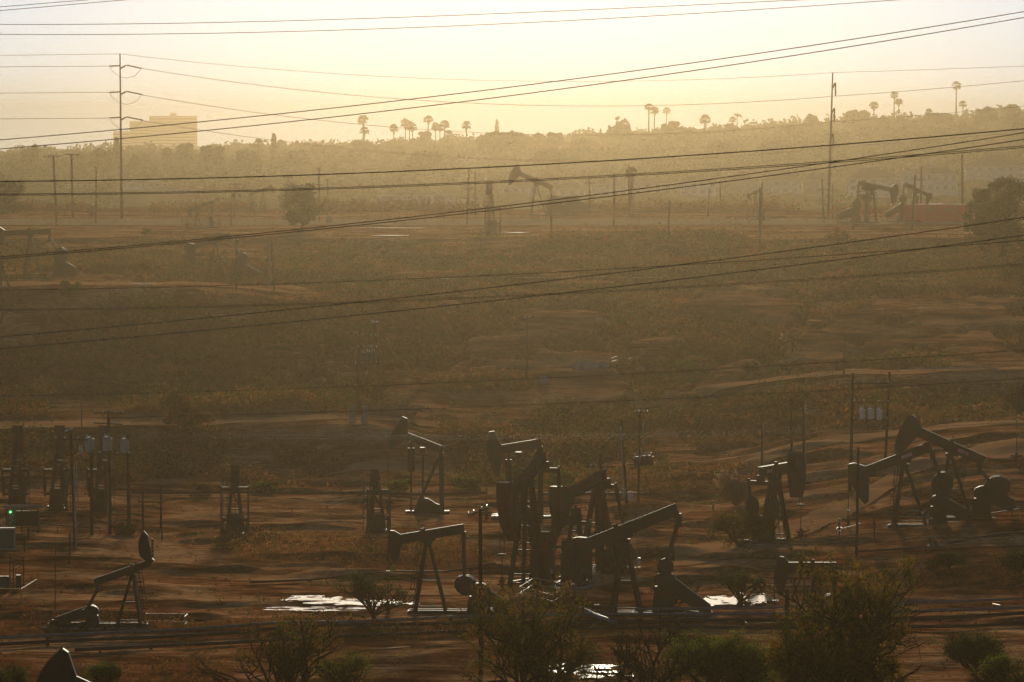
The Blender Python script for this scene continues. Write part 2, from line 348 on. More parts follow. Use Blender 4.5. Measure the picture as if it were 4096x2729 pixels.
# ------------------------------------------------------------------ pumpjacks
M_jack = mat('jack paint', (.046, .054, .034), (.10, .042, .02), .7, .9)
M_jackr = mat('rusty jack plate', (.12, .045, .03), (.05, .025, .018), .7, 1.5, stretch=(1, 1, .25))
M_rust = mat('rusty steel', (.16, .075, .04), (.08, .035, .022), .8, 2)
M_white = mat('white paint', (.72, .62, .48), (.58, .48, .36), .6, 3)
M_conc = mat('concrete', (.36, .31, .25), (.22, .19, .15), .9, 1)
M_steel = mat('galvanised steel', (.34, .31, .26), (.24, .22, .18), .65, 2)
M_yellow = mat('yellow paint', (.62, .33, .05), (.42, .2, .04), .6, 2)
M_red = mat('red sign paint', (.5, .05, .04), (.4, .04, .03), .6, 2)
M_black = mat('black lettering', (.02, .02, .02), (.015, .015, .015), .7, 2)
M_cable = mat('steel cable', (.05, .045, .04), (.03, .027, .025), .6, 2)
def text(name, s, size, m, parent, loc, rot, ext=.01):
    """lettering turned into a mesh"""
    c = bpy.data.curves.new(name, 'FONT'); c.body = s; c.size = size; c.extrude = ext; c.align_x = 'CENTER'; c.align_y = 'CENTER'
    tmp = bpy.data.objects.new('lettering source', c); COL.objects.link(tmp)
    dg = bpy.context.evaluated_depsgraph_get(); dg.update(); me = bpy.data.meshes.new_from_object(tmp.evaluated_get(dg))
    bpy.data.objects.remove(tmp); bpy.data.curves.remove(c)
    me.materials.clear(); me.materials.append(m)
    o = bpy.data.objects.new(name, me); COL.objects.link(o); o.parent = parent; o.location = loc; o.rotation_euler = rot; return o
def ladder(x, z0, z1, y0, w, lean, cage, parent, m):
    mb = MB(); n = max(3, int((z1 - z0) / .45))
    P = lambda y, z: Vector((x + lean * (z - z0) / (z1 - z0), y, z))
    for s in (-1, 1): mb.bar(P(y0 + s * w / 2, z0), P(y0 + s * w / 2, z1), .07, .07)
    for k in range(1, n): z = z0 + (z1 - z0) * k / n; mb.bar(P(y0 - w / 2, z), P(y0 + w / 2, z), .05, .05)
    mb.build('ladder', m, parent)
    if cage:
        mc = MB(); zc = z0 + (z1 - z0) * .3
        for k in range(6):
            z = zc + (z1 + .9 - zc) * k / 5; c = P(y0, min(z, z1)) + Vector((0, 0, max(0, z - z1)))
            pts = [c + Vector((math.cos(a) * w * .9 * cage, math.sin(a) * w * .75, 0)) for a in [i * math.pi / 6 - math.pi / 2 for i in range(7)]]
            mc.path(pts, .035, 4)
        for a in (-1.2, -.4, .4, 1.2):
            off = Vector((math.cos(a) * w * .9 * cage, math.sin(a) * w * .75, 0)); mc.bar(P(y0, zc) + off, P(y0, z1) + off + Vector((0, 0, .9)), .045, .045)
        mc.build('safety_cage', m, parent)
def capsule(x0, z0, x1, z1, r0, r1):
    a = math.atan2(z1 - z0, x1 - x0); pts = []
    for k in range(9): t = a + math.pi / 2 + math.pi * k / 8; pts.append((x0 + r0 * math.cos(t), z0 + r0 * math.sin(t)))
    for k in range(9): t = a - math.pi / 2 + math.pi * k / 8; pts.append((x1 + r1 * math.cos(t), z1 + r1 * math.sin(t)))
    return pts
JG = 'pumpjacks working across the oil field'
def pumpjack(label, px, py, yaw, H, LF, LR, tilt, fx=None, rx=None, bd=None, a1=24, a2=22, gx=None, gz=None, cr=None, ca=60, cw=None, wy=None, eqw=None,
             belt=None, base=True, lad=0, braces=2, head=None, hw=.32, hm=None, Y=None, gear=True, sign=None, plate=None, cylinder=None, lean=0, m=None, hback=None, skid=True):
    """conventional walking-beam unit; lengths in photo pixels at its distance, +x is the horsehead side"""
    p = gp(px, py) if Y is None else at(px, py, Y); s = p.y / F; m = m or M_jack
    fx = (fx if fx is not None else H * .22) * s; rx = (rx if rx is not None else H * .3) * s
    H, LF, LR = H * s, LF * s, LR * s; bd = (bd * s if bd else LF * .2); wb = bd * .55
    wy = wy * s if wy else H * .16; ew = (eqw * s / 2 if eqw else .75 + H * .03)
    root = thing('pumpjack', p, label, 'pumpjack', JG, math.radians(yaw))
    T = math.radians(tilt); R = lambda x, z: Vector((x * math.cos(T) - z * math.sin(T), 0, H + x * math.sin(T) + z * math.cos(T)))
    zb = bd * .75
    # walking beam with its saddle
    mb = MB(); up = Vector((-math.sin(T), 0, math.cos(T)))
    mb.ibeam(R(-LR, zb), R(LF * .9, zb), wb, bd, up); mb.bar(R(-bd * .8, bd * .22), R(bd * .8, bd * .22), wb, bd * .4, up)
    for k in (-.7, -.35, .35, .7):
        x = k * (LF if k > 0 else LR); mb.bar(R(x, zb - bd * .43), R(x, zb + bd * .43), wb * .9, .05, (1, 0, 0))
    mb.prism([tuple(v) for v in [(R(bd * .1, bd).x, R(bd * .1, bd * 1.25).z), (R(bd * .5, bd).x, R(bd * .5, bd * 1.25).z), (R(bd * .5, bd * 1.5).x, R(bd * .5, bd * 1.5).z), (R(bd * .1, bd * 1.5).x, R(bd * .1, bd * 1.5).z)]], -.12, .12)
    mb.build('walking_beam', m, root)
    # horsehead
    t2 = hw * LF * .5 * .62; mh = MB()
    if head: pts = [(q[0] * s, H + q[1] * s) for q in head]
    else:
        arc = [(LF * math.cos(a), LF * math.sin(a)) for a in [math.radians(-a2 + (a1 + a2) * k / 10) for k in range(11)]]
        hb_ = hback * s if hback else LF * .27
        A1, A2 = math.radians(a1), math.radians(a2)
        back = [(LF * math.cos(A1) - LF * .1, LF * math.sin(A1) - .02 * LF), (LF * .94 - hb_, zb + bd * .55), (LF * .94 - hb_, zb - bd * .55), (LF * math.cos(A2) - LF * .07, -LF * math.sin(A2) + .02 * LF)]
        pts = [(R(x, z).x, R(x, z).z) for x, z in arc + back]
    mh.prism(pts, -t2, t2)
    mh.build('horsehead', hm or m, root)
    if not head:
        for y in (-t2, t2):
            me_ = MB()
            for a, b in zip(arc[:-1], arc[1:]): me_.bar(R(*a) + Vector((0, y, 0)), R(*b) + Vector((0, y, 0)), .10, .10)
            me_.build('head_flange', M_rust, root)
        lo = R(*arc[0]); q = R(LF, 0)
        k = min(range(11), key=lambda i: abs(R(*arc[i]).x - max(R(*a).x for a in arc))); hx = R(*arc[k]).x + .06
        mc = MB(); bar_z = max(1.6, lo.z - H * .12)
        for y in (-.22, .22): mc.tube((hx, y, R(*arc[k]).z), (hx, y, bar_z), .035, n=5)
        mc.build('bridle', M_cable, root)
        mc = MB(); mc.box((hx, 0, bar_z), (.25, .75, .2)); mc.build('carrier_bar', m, root)
        mw = MB(); mw.tube((hx, 0, bar_z), (hx, 0, .9), .045, n=6); mw.build('polished_rod', M_rust, root)
        mw = MB(); mw.tube((hx, 0, -.3), (hx, 0, 1.1), .16, n=8); mw.tube((hx, 0, .5), (hx, 0, .62), .32, n=8); mw.tube((hx - .7, 0, .75), (hx + .7, 0, .75), .09, n=6); mw.tube((hx, -.5, .35), (hx, .5, .35), .08, n=6); mw.build('wellhead', M_rust, root)
    # samson post
    ml = []; wt = wb * .55
    for sy in (-1, 1):
        mb = MB(); mb.ibeam((fx, sy * wy, -.2), (bd * .12, sy * wt, H), .26 * bd + .1, .26 * bd + .1, (1, 0, 0)); mb.build('front_leg', m, root)
        mb = MB(); mb.ibeam((-rx, sy * wy * .8, -.2), (-bd * .12, sy * wt, H * .98), .2 * bd + .09, .2 * bd + .09, (1, 0, 0)); mb.build('rear_leg', m, root)
    mb = MB(); Lg = lambda sx, sy, k: Vector(((fx if sx > 0 else -rx) * (1 - k), sy * (wy * (1 - k) + wt * k), H * k))
    for i in range(braces + 1):
        k = .1 + .72 * i / max(1, braces)
        mb.bar(Lg(1, -1, k), Lg(1, 1, k), .16, .16)
        if i < braces:
            k2 = .1 + .72 * (i + 1) / braces; mb.bar(Lg(1, -1 if i % 2 else 1, k), Lg(1, 1 if i % 2 else -1, k2), .1, .1)
            mb.bar(Lg(1, 1, k), Lg(-1, 1, k), .1, .12)
    mb.bar(Lg(-1, -1, .4), Lg(-1, 1, .4), .12, .12); mb.box((0, 0, H - bd * .05), (bd * .9, wb * 1.7, bd * .3)); mb.tube((0, -wb, H + bd * .1), (0, wb, H + bd * .1), bd * .2, n=10)
    mb.build('cross_bracing', m, root)
    if lad: ladder(fx + .25 if lad > 0 else -rx * .3, .2, H * 1.02, 0 if abs(lad) < 2 else wy + .1, .6, -fx, 1, root, m)
    # tail bearing, equaliser, pitmans, cranks
    gx = (gx if gx is not None else None); gx = gx * s if gx is not None else LR; gz = gz * s if gz else H * .34; cr = cr * s if cr else H * .2; cw = cw * s if cw else cr * .62
    tl = R(-LR * .95, zb - bd * .75)
    if gear:
        c = Vector((-gx, 0, gz)); A = math.radians(ca); pin = c + Vector((math.cos(A) * cr, 0, math.sin(A) * cr))
        mb = MB(); mb.box(tl + Vector((0, 0, bd * .1)), (bd * .5, wb * 1.2, bd * .7)); mb.bar(tl + Vector((0, -ew, -bd * .3)), tl + Vector((0, ew, -bd * .3)), bd * .42, bd * .42)
        for sy in (-1, 1): mb.box(tl + Vector((0, sy * ew, -bd * .3)), (bd * .3, .16, bd * .75))
        mb.build('equalizer', m, root)
        for sy in (-1, 1):
            mb = MB(); mb.bar(tl + Vector((0, sy * ew, -bd * .3)), pin + Vector((0, sy * ew, 0)), .1 + .02 * H, .12 + .02 * H, (1, 0, 0)); mb.build('pitman', m, root)
            mb = MB(); e = c + Vector((math.cos(A) * cr * 1.5, 0, math.sin(A) * cr * 1.5)); y = sy * (ew - .22)
            o1 = Vector((0, y, 0)); mb.bar(c + o1 - (e - c) * .15, e + o1, .16, cr * .3, (-math.sin(A), 0, math.cos(A))); mb.build('crank', m, root)
            n_ = Vector((-math.sin(A), 0, math.cos(A))); mb = MB(); ctr = c + (e - c) * .62; pts = []
            for k in range(12):   # half-round counterweights bolted on both sides of the crank
                a = 2 * math.pi * k / 12; q = ctr + (e - c).normalized() * math.cos(a) * cw * 1.05 + n_ * math.sin(a) * cw * .9; pts.append((q.x, q.z))
            mb.prism(pts, y + sy * .02 - .2, y + sy * .02 + .1); mb.build('counterweight', m, root)
        mb = MB(); g = H * .12; mb.prism([(c.x - g * 1.1, 0), (c.x + g * 1.5, 0), (c.x + g * 1.15, c.z - g * .7), (c.x - g * .8, c.z - g * .7)], -.55 * ew, .55 * ew); mb.build('gearbox_pedestal', m, root)
        mb = MB(); mb.prism([(c.x + g * 1.25 * math.cos(a), c.z + g * .9 * math.sin(a)) for a in [i * math.pi / 8 for i in range(16)]], -.5 * ew, .5 * ew); mb.tube((c.x, -ew, c.z), (c.x, ew, c.z), .14, n=8); mb.build('gearbox', m, root)
        if belt:
            bx, bz, r0, r1 = [v * s for v in belt]; mb = MB(); mb.prism(capsule(c.x, c.z, bx, bz, r0, r1), ew * .55, ew * .55 + .35); mb.build('belt_guard', m, root)
            mb = MB(); mb.tube((bx, ew * .1, bz), (bx, -ew * .5, bz), .32, n=10); mb.box((bx, -ew * .2, bz - .45), (.7, .8, .4)); mb.build('motor', m, root)
            mb = MB()
            for q in (-.5, .5): mb.bar((bx + q, ew * .4, 0), (bx, ew * .4, bz - .2), .09, .09)
            mb.bar((bx - 1, -.3, bz - .6), (c.x, -.3, .5), .12, .12); mb.build('motor_stand', m, root)
    if skid:
        x0 = (-gx - H * .3) if gear else -rx - .5; mb = MB()
        if belt: x0 = min(x0, belt[0] * s - .4)
        for sy in (-1, 1): mb.ibeam((x0, sy * wy * .85, .12), (fx + .5, sy * wy * .85, .12), .25, .36)
        for k in range(5): xx = x0 + (fx + .5 - x0) * k / 4; mb.box((xx, 0, .1), (.2, wy * 1.7, .25))
        mb.build('skid_base', m, root)
        mb = MB(); mb.box(((x0 + fx + .5) / 2, 0, -.45), (fx + 1.6 - x0, wy * 2.3 + .6, .82)); mb.build('concrete_pad', M_conc, root)
    if plate:   # white maker's plate on the beam side facing the viewer
        f, wd, hh = plate; sy = -1 if abs(yaw) < 90 else 1; y = sy * (wb * .5 + .04)
        c0 = R(f * LF, zb); rot = (math.pi / 2, -T, 0) if sy < 0 else (math.pi / 2, T, math.pi)
        e = Vector((math.cos(T), 0, math.sin(T)))
        wd *= s; hh *= s
        mb = MB(); mb.bar(c0 + Vector((0, y, 0)) - e * wd / 2, c0 + Vector((0, y, 0)) + e * wd / 2, .03, hh, up); ob = mb.build('name_plate', M_red, root)
        mb = MB(); mb.bar(c0 + Vector((0, y + sy * .02, 0)) - e * wd * .47, c0 + Vector((0, y + sy * .02, 0)) + e * wd * .47, .03, hh * .8, up); mb.build('plate_face', M_white, ob)
        text('lettering', 'LUFKIN', hh * .92, M_red, ob, c0 + Vector((0, y + sy * .05, 0)), rot, .012)
    if sign:
        for (sx, sz, w_, h_) in sign:
            sy = -1 if abs(yaw) < 90 else 1; c0 = Vector((sx * s, sy * (ew + .35), sz * s)); mb = MB()
            mb.box(c0, (w_ * s, .04, h_ * s)); ob = mb.build('warning_sign', M_white, root)
            mb = MB(); mb.box(c0 + Vector((0, sy * .03, h_ * s * .36)), (w_ * s * .9, .03, h_ * s * .16))
            for k in range(3): mb.box(c0 + Vector((0, sy * .03, h_ * s * (.12 - .18 * k))), (w_ * s * (.7 - .1 * k), .03, h_ * s * .06))
            mb.build('lettering', M_black, ob)
            mb = MB(); mb.bar(c0 + Vector((0, -sy * .05, -sz * s)), c0 + Vector((0, -sy * .05, h_ * s * .3)), .06, .06); mb.build('sign_post', M_steel, ob)
    return root

def airjack(label, px, py, yaw, H, L, tilt, bd, post=0, diag=110, cyl=(128, 14, 95), pit=78, a1=20, a2=24, hw=.3, disc=True, Y=None):
    """air-balanced unit: the beam is hinged on the rear post, a tall air cylinder stands under it"""
    p = gp(px, py) if Y is None else at(px, py, Y); s = p.y / F; H, L, bd = H * s, L * s, bd * s; wb = bd * .6; m = M_jack
    root = thing('pumpjack', p, label, 'pumpjack', JG, math.radians(yaw)); T = math.radians(tilt)
    R = lambda x, z: Vector((x * math.cos(T) - z * math.sin(T), 0, H + x * math.sin(T) + z * math.cos(T))); up = Vector((-math.sin(T), 0, math.cos(T)))
    mb = MB(); mb.ibeam(R(-bd * .2, bd * .4), R(L * .9, bd * .4), wb, bd, up); mb.build('walking_beam', m, root)
    mb = MB(); mb.box(R(0, bd * .95), (bd * 1.1, wb * 1.1, .08)); mb.build('beam_cap', M_conc, root)
    arc = [(L * math.cos(a), L * math.sin(a)) for a in [math.radians(-a2 + (a1 + a2) * k / 10) for k in range(11)]]; A1, A2 = math.radians(a1), math.radians(a2)
    back = [(L * math.cos(A1) - L * .1, L * math.sin(A1)), (L * .72, bd * .9), (L * .72, -bd * .2), (L * math.cos(A2) - L * .05, -L * math.sin(A2))]
    mb = MB(); mb.prism([(R(x, z).x, R(x, z).z) for x, z in arc + back], -L * hw * .28, L * hw * .28); mb.build('horsehead', m, root)
    hx = max(R(*a).x for a in arc) + .05; lo = R(*arc[0]).z; mb = MB()
    for y in (-.2, .2): mb.tube((hx, y, lo + L * .3), (hx, y, max(1.5, lo - H * .12)), .035, n=5)
    mb.build('bridle', M_cable, root)
    mb = MB(); mb.tube((hx, 0, max(1.5, lo - H * .12)), (hx, 0, .8), .045, n=6); mb.build('polished_rod', M_rust, root)
    mb = MB(); mb.tube((hx, 0, -.3), (hx, 0, 1.1), .16); mb.tube((hx, 0, .5), (hx, 0, .65), .3); mb.tube((hx - .7, 0, .7), (hx + .7, 0, .7), .08); mb.build('wellhead', M_rust, root)
    for sy in (-1, 1):
        mb = MB(); mb.ibeam((-.1, sy * H * .1, -.2), (0, sy * wb * .6, H), bd * .62, bd * .62, (1, 0, 0)); mb.build('rear_leg', m, root)
        mb = MB(); mb.ibeam((diag * s, sy * H * .1, -.1), (bd * .3, sy * wb * .6, H * .93), bd * .42, bd * .42, (1, 0, 0)); mb.build('front_leg', m, root)
    mb = MB()
    for k in (.15, .4, .65, .88): mb.bar((0, -H * .1, H * k), (0, H * .1, H * k), .14, .14)
    for i in range(18): mb.bar((-bd * .35, -.25, H * (.05 + .05 * i)), (-bd * .35, .25, H * (.05 + .05 * i)), .04, .04)
    for y in (-.25, .25): mb.bar((-bd * .35, y, .1), (-bd * .35, y, H * .95), .05, .05)
    mb.build('ladder', m, root)
    cx, cr_, ch = cyl[0] * s, cyl[1] * s, cyl[2] * s; top = R(cx, -bd * .1); mb = MB()
    mb.tube(top, (top.x, 0, top.z - H * .1), cr_ * .45, n=10); mb.tube((top.x, 0, top.z - H * .1), (top.x, 0, top.z - H * .1 - ch), cr_, n=16); mb.tube((top.x, 0, top.z - H * .1 - ch), (top.x, 0, .3), cr_ * .3, n=10); mb.build('air_cylinder', m, root, smooth=False)
    pt = R(pit * s, -bd * .1); mb = MB()
    for sy in (-1, 1): mb.bar(pt + Vector((0, sy * .6, -bd * .6)), (pt.x, sy * .75, H * .22), .17, .2, (1, 0, 0))
    mb.build('pitman', m, root)
    mb = MB(); mb.box(pt + Vector((0, 0, -bd * .5)), (bd * .7, 1.5, bd * .7)); mb.build('equalizer', m, root)
    mb = MB(); g = 32 * s; mb.prism([(pt.x - 78 * s, 0), (pt.x - 84 * s, g * .9), (pt.x - 50 * s, g * 1.35), (pt.x - 20 * s, g * 1.95), (pt.x + 10 * s, g * 1.7), (pt.x + 28 * s, 0)][::-1], -.6, .6)
    mb.build('gearbox_housing', m, root)
    for sy in (-1, 1):
        mb = MB(); mb.prism([(pt.x - 8 * s + 26 * s * math.cos(a), g * 1.35 + 20 * s * math.sin(a)) for a in [i * math.pi / 8 for i in range(16)]], sy * .85 - .12, sy * .85 + .12); mb.build('crank', m, root)
    mb = MB(); mb.box((pt.x - 6 * s, -.66, g * .85), (16 * s, .03, 15 * s)); mb.build('warning_sign', M_white, root)
    mb = MB(); mb.box((diag * s * .5, 0, .1), (diag * s * 1.6, H * .22, .5)); mb.build('skid_base', m, root)
    return root

# --- near pad
pumpjack('small dark pumpjack at lower left with a fin-shaped head beside a striped strip', 530, 2506, 0, 206, 95, 155, 19.5, 36, 66, 30, gx=165, gz=62, cr=30, ca=200, cw=22, belt=(-318, 14, 24, 16),
         head=[(30, 78), (26, 100), (25, 130), (34, 165), (47, 178), (62, 160), (73, 110), (76, 70), (88, 60), (72, 40)], hw=.6, hm=mat('black head paint', (.012, .013, .012), (.02, .015, .012), .6), lad=1)
jk = pumpjack('dark pumpjack with its head lowered, beside the big bright puddle', 1712, 2452, 178, 286, 158, 152, -9.5, 54, 76, 38, a1=26, a2=24, gx=205, gz=92, cr=62, ca=22, cw=44, belt=(-285, 40, 30, 24), lad=1)
pumpjack('big front-facing pumpjack with a tall rusty red head behind the yellow guard rail', 2115, 2335, 247, 400, 270, 190, -20, 50, 60, 46, a1=24, a2=34, gx=150, gz=160, cr=80, ca=110, cw=52, wy=62, eqw=120, hw=.30, hm=M_jackr, braces=3, sign=[(-60, 50, 22, 24)])
pumpjack('front-facing pumpjack at the back of the group with a hanging head', 2395, 2290, 236, 345, 325, 60, -13, 62, 62, 44, a1=16, a2=14, gx=130, gz=120, cr=60, ca=240, cw=44, wy=58, hw=.22, eqw=90, braces=3)
pumpjack('pumpjack in mid-group with a wide equalizer bar and splayed pitman arms', 2300, 2330, 82, 250, 130, 96, -4, 50, 60, 40, a1=10, a2=8, gx=105, gz=150, cr=70, ca=100, cw=42, eqw=150, wy=60, hw=.3, sign=[(-110, 62, 22, 26), (-60, 62, 12, 24)])
pumpjack('largest pumpjack, its long beam rising steeply to the right over a lattice post', 2497, 2458, 172, 298, 205, 246, -21.8, 50, 70, 50, a1=24, a2=24, gx=165, gz=140, cr=56, ca=90, cw=34, wy=54, eqw=62, belt=(-330, 30, 34, 24), lad=0, braces=2)
airjack('air-balanced pumpjack with raised head alone on the far side of the dirt pad', 1765, 2055, 180, 245, 212, 21, 30, a1=22, a2=17)
airjack('air-balanced pumpjack with a lowered head behind the central group', 2160, 2075, 180, 290, 212, -9, 34, diag=150, a1=25, a2=26, pit=88)
pumpjack('leaf-green pumpjack seen from behind with a wide equalizer, left of the air-balanced one', 1508, 2124, 98, 185, 95, 60, 14, 40, 45, 30, gx=60, gz=52, cr=48, ca=265, cw=22, eqw=90, wy=36, lad=3, hw=.5)
pumpjack('narrow end-on pumpjack with a caged ladder, alone on the left part of the pad', 940, 2136, 92, 212, 95, 60, 17, 40, 48, 30, gx=60, gz=60, cr=55, ca=268, cw=22, eqw=108, wy=36, lad=3, hw=.55)
pumpjack('green pumpjack with small name plate, head at its right end, beside the pampas grass', 3098, 2165, 48, 255, 165, 92, 4, 40, 60, 42, a1=33, a2=36, gx=75, gz=80, cr=62, ca=95, cw=44, eqw=122, wy=44, lad=1, plate=(-.28, 36, 13), hw=.5)
pumpjack('near pumpjack of the right pair, lowered head at left, plate on its rising beam', 3617, 2108, 173, 250, 222, 128, -21.5, 42, 92, 40, a1=22, a2=24, gx=140, gz=105, cr=74, ca=100, cw=48, belt=(-258, 46, 28, 24), wy=34, lad=1, plate=(-.1, 48, 15), eqw=70, sign=[(-75, 62, 12, 10), (-110, 40, 12, 10)])
pumpjack('far pumpjack of the right pair, raised head, plate on its falling beam', 3800, 2078, 174, 262, 222, 134, 24, 46, 86, 40, a1=22, a2=26, gx=132, gz=108, cr=62, ca=160, cw=54, belt=(-238, 66, 30, 26), wy=30, plate=(-.2, 48, 15), eqw=96, lad=-1)
pumpjack('pumpjack half hidden by the big tree at the lower right', 3262, 2498, 180, 195, 163, 82, 0, 34, 44, 44, a1=29, a2=29, gx=80, gz=60, cr=40, ca=60, cw=30)
for lab, x in (('leftmost of three tall end-on pumpjacks at the left edge, with a pale grey guard', 66), ('middle one of three tall end-on pumpjacks, just left of the transformer poles', 232), ('third of three tall end-on pumpjacks, behind the transformer poles', 408)):
    pumpjack(lab, x, 2042, -82, 212, 178, 110, 27, 40, 56, 34, a1=22, a2=20, gx=105, gz=60, cr=45, ca=100, cw=30, eqw=104, wy=34, hm=M_jackr, hw=.34, lad=3)
# --- bench on the left hillside
pumpjack('faint pumpjack at the left edge with a level beam and small white sign', 122, 1119, 180, 168, 150, 82, -2.5, 28, 48, 22, a1=20, a2=20, gx=118, gz=52, cr=42, ca=95, cw=32, belt=(-170, 30, 24, 20), sign=[(-86, 22, 12, 11)], hw=.25)
pumpjack('faint hillside pumpjack with its head down and a slanting belt guard', 862, 1127, 180, 152, 122, 66, -18.5, 34, 42, 20, a1=20, a2=24, gx=92, gz=62, cr=36, ca=120, cw=24, belt=(-178, 16, 24, 20), hw=.25)
# --- plateau
pumpjack('upright pumpjack seen end on with a caged ladder, in the middle of the upper plateau', 1966, 934, 99, 126, 92, 42, 28, 20, 24, 18, a1=26, a2=10, gx=34, gz=40, cr=24, ca=265, cw=16, eqw=60, wy=16, lad=3, hw=.34)
pumpjack('hazy pumpjack in the upper middle with its head lifted against the houses', 2143, 862, 180, 124, 110, 68, 23, 18, 44, 18, a1=24, a2=24, gx=62, gz=42, cr=22, ca=100, cw=16, belt=(-122, 18, 22, 16), lad=1, hw=.3)
airjack('small faint pumpjack tucked right behind the head-raised one on the plateau', 2308, 850, 180, 58, 85, -9, 15, diag=40, cyl=(62, 5, 30), pit=34, a1=8, a2=16)
jk = pumpjack('small pumpjack inside a wire cage on the left of the plateau', 788, 912, 180, 72, 37, 72, -21, 10, 18, 11, a1=12, a2=30, gx=60, gz=26, cr=14, ca=80, cw=9, wy=9)
pumpjack('plateau pumpjack overgrown by a dead palm, head hanging on the right', 3490, 892, 0, 134, 102, 62, -11.5, 15, 34, 18, a1=24, a2=24, gx=68, gz=48, cr=30, ca=80, cw=20, belt=(-132, 26, 20, 14), lad=1, hw=.3)
pumpjack('smaller plateau pumpjack whose head dips in front of the red tank', 3662, 888, 0, 118, 66, 54, -26, 16, 36, 15, a1=22, a2=24, gx=50, gz=64, cr=30, ca=92, cw=16, belt=(-108, 30, 14, 12), hw=.35, eqw=26)
pumpjack('very faint small pumpjack between two poles, left of the right steel tower', 3022, 880, 180, 104, 34, 30, -26, 12, 14, 9, a1=30, a2=30, gx=24, gz=34, cr=12, ca=60, cw=8, hw=.4)
pumpjack('barely visible pumpjack in the haze, left of the dark round tree', 1052, 850, 0, 84, 42, 56, 20, 12, 16, 9, a1=20, a2=26, gx=44, gz=30, cr=12, ca=60, cw=8)
# --- edges
pumpjack('black horsehead poking up at the bottom left corner', 396, 3140, 180, 330, 262, 150, 24, 60, 80, 50, a1=33, a2=26, gx=150, gz=120, cr=70, ca=60, cw=50, Y=418, hw=.3, hback=120, hm=MATS['black head paint'])
pumpjack('curved edge of a pumpjack head cut off by the right border', 4240, 1850, 180, 225, 172, 110, 14, 40, 50, 34, a1=20, a2=24)
# ------------------------------------------------------------------ poles, towers, wires
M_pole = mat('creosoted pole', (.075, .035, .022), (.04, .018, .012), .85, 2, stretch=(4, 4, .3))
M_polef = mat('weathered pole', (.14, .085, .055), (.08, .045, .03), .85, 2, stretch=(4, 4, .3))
M_ins = mat('glazed insulator', (.5, .48, .44), (.35, .33, .3), .3, 4)
M_tr = mat('transformer paint', (.34, .32, .25), (.2, .19, .15), .5, 3, stretch=(1, 1, .3))
M_trg = mat('mossy transformer paint', (.10, .10, .06), (.07, .07, .04), .7, 3)
M_trd = mat('dark transformer paint', (.10, .06, .045), (.06, .04, .03), .6, 3)
M_wire = mat('cable sheath', (.045, .030, .020), (.03, .02, .014), .6, 2)
M_wireb = mat('copper cable', (.20, .09, .035), (.14, .06, .025), .5, 2)
PG = 'wooden utility poles'
def pole(label, top, base, r=6, arms=(), Y=None, m=None, cans=(), conduit=None, group=PG, cat='utility pole', name='utility_pole', ins=True):
    """top, base: pixels. arms: (py, x0, x1) pixel spans. cans: (px, py) transformer centres"""
    p = gp(*base) if Y is None else on(base[0], Y) if base[1] is None else at(base[0], base[1], Y)
    s = p.y / F; m = m or M_pole; root = thing(name, p, label, cat, group)
    def rel(px, py): return at(px, py, p.y) - p
    t_ = rel(*top); r = r * s
    mb = MB(); mb.tube((0, 0, -.6), t_, r * 1.1, r * .8, n=10); mb.build('pole' if name != 'fence_post' else 'post', m, root, smooth=False)
    for (ay, x0, x1) in arms:
        y1 = ay if not isinstance(ay, tuple) else ay[1]; y0 = ay if not isinstance(ay, tuple) else ay[0]
        a = rel(x0, y0) + Vector((0, -r - .06, 0)); b = rel(x1, y1) + Vector((0, -r - .06, 0)); mb = MB(); mb.bar(a, b, max(.11, 3.2 * s), max(.13, 3.6 * s))
        c = (a + b) / 2; tx = t_.x * (c.z / t_.z) if t_.z else 0
        if abs(tx - c.x) < (b - a).length * .3 and len(arms) < 4:
            for q in (.3, -.3): mb.bar(Vector((tx, c.y, c.z - .8)), c + (b - a) * q, .04, .04)
        ar = mb.build('crossarm', m, root)
        if ins:
            for k in (.03, .3, .7, .97):
                q = a + (b - a) * k; mi = MB(); mi.tube(q + Vector((0, 0, .05)), q + Vector((0, 0, .12)), .03, .03, 6); mi.tube(q + Vector((0, 0, .12)), q + Vector((0, 0, .3)), .09, .05, 8); mi.build('insulator', M_ins, ar)
    for c_ in cans:
        cx, cy, w_, h_ = c_[:4]; tm = c_[4] if len(c_) > 4 else M_tr; q = rel(cx, cy) + Vector((0, -.25, 0)); rr = w_ * s / 2; hh = h_ * s
        mb = MB(); mb.tube(q - Vector((0, 0, hh / 2)), q + Vector((0, 0, hh / 2)), rr, n=14); mb.tube(q + Vector((0, 0, hh / 2)), q + Vector((0, 0, hh / 2 + .08)), rr * .95, rr * .5, 14); mb.box(q + Vector((rr, .05, 0)), (rr * .7, .3, hh * .85)); tr = mb.build('transformer', tm, root, smooth=False)
        for k in (-.5, .5): mi = MB(); mi.tube(q + Vector((k * rr, 0, hh / 2)), q + Vector((k * rr, 0, hh / 2 + .4)), .07, .04, 6); mi.build('bushing', M_ins, tr)
    if conduit:
        for (cx0, cy0, cx1, cy1, rr) in conduit: mb = MB(); mb.tube(rel(cx0, cy0) + Vector((0, -r - .1, 0)), rel(cx1, cy1) + Vector((0, -r - .1, 0)), rr * s, n=6); mb.build('conduit', M_steel, root)
    return root
P2 = 'thin poles along the upper plateau'
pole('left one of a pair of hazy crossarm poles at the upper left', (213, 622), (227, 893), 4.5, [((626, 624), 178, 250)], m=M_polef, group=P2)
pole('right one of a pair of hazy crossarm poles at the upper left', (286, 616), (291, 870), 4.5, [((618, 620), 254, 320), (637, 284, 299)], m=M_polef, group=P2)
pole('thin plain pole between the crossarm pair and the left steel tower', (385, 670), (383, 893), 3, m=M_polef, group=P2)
pole('short thin pole left of the crossarm pole with transformers', (926, 784), (922, 905), 3.2, m=M_polef, group=P2)
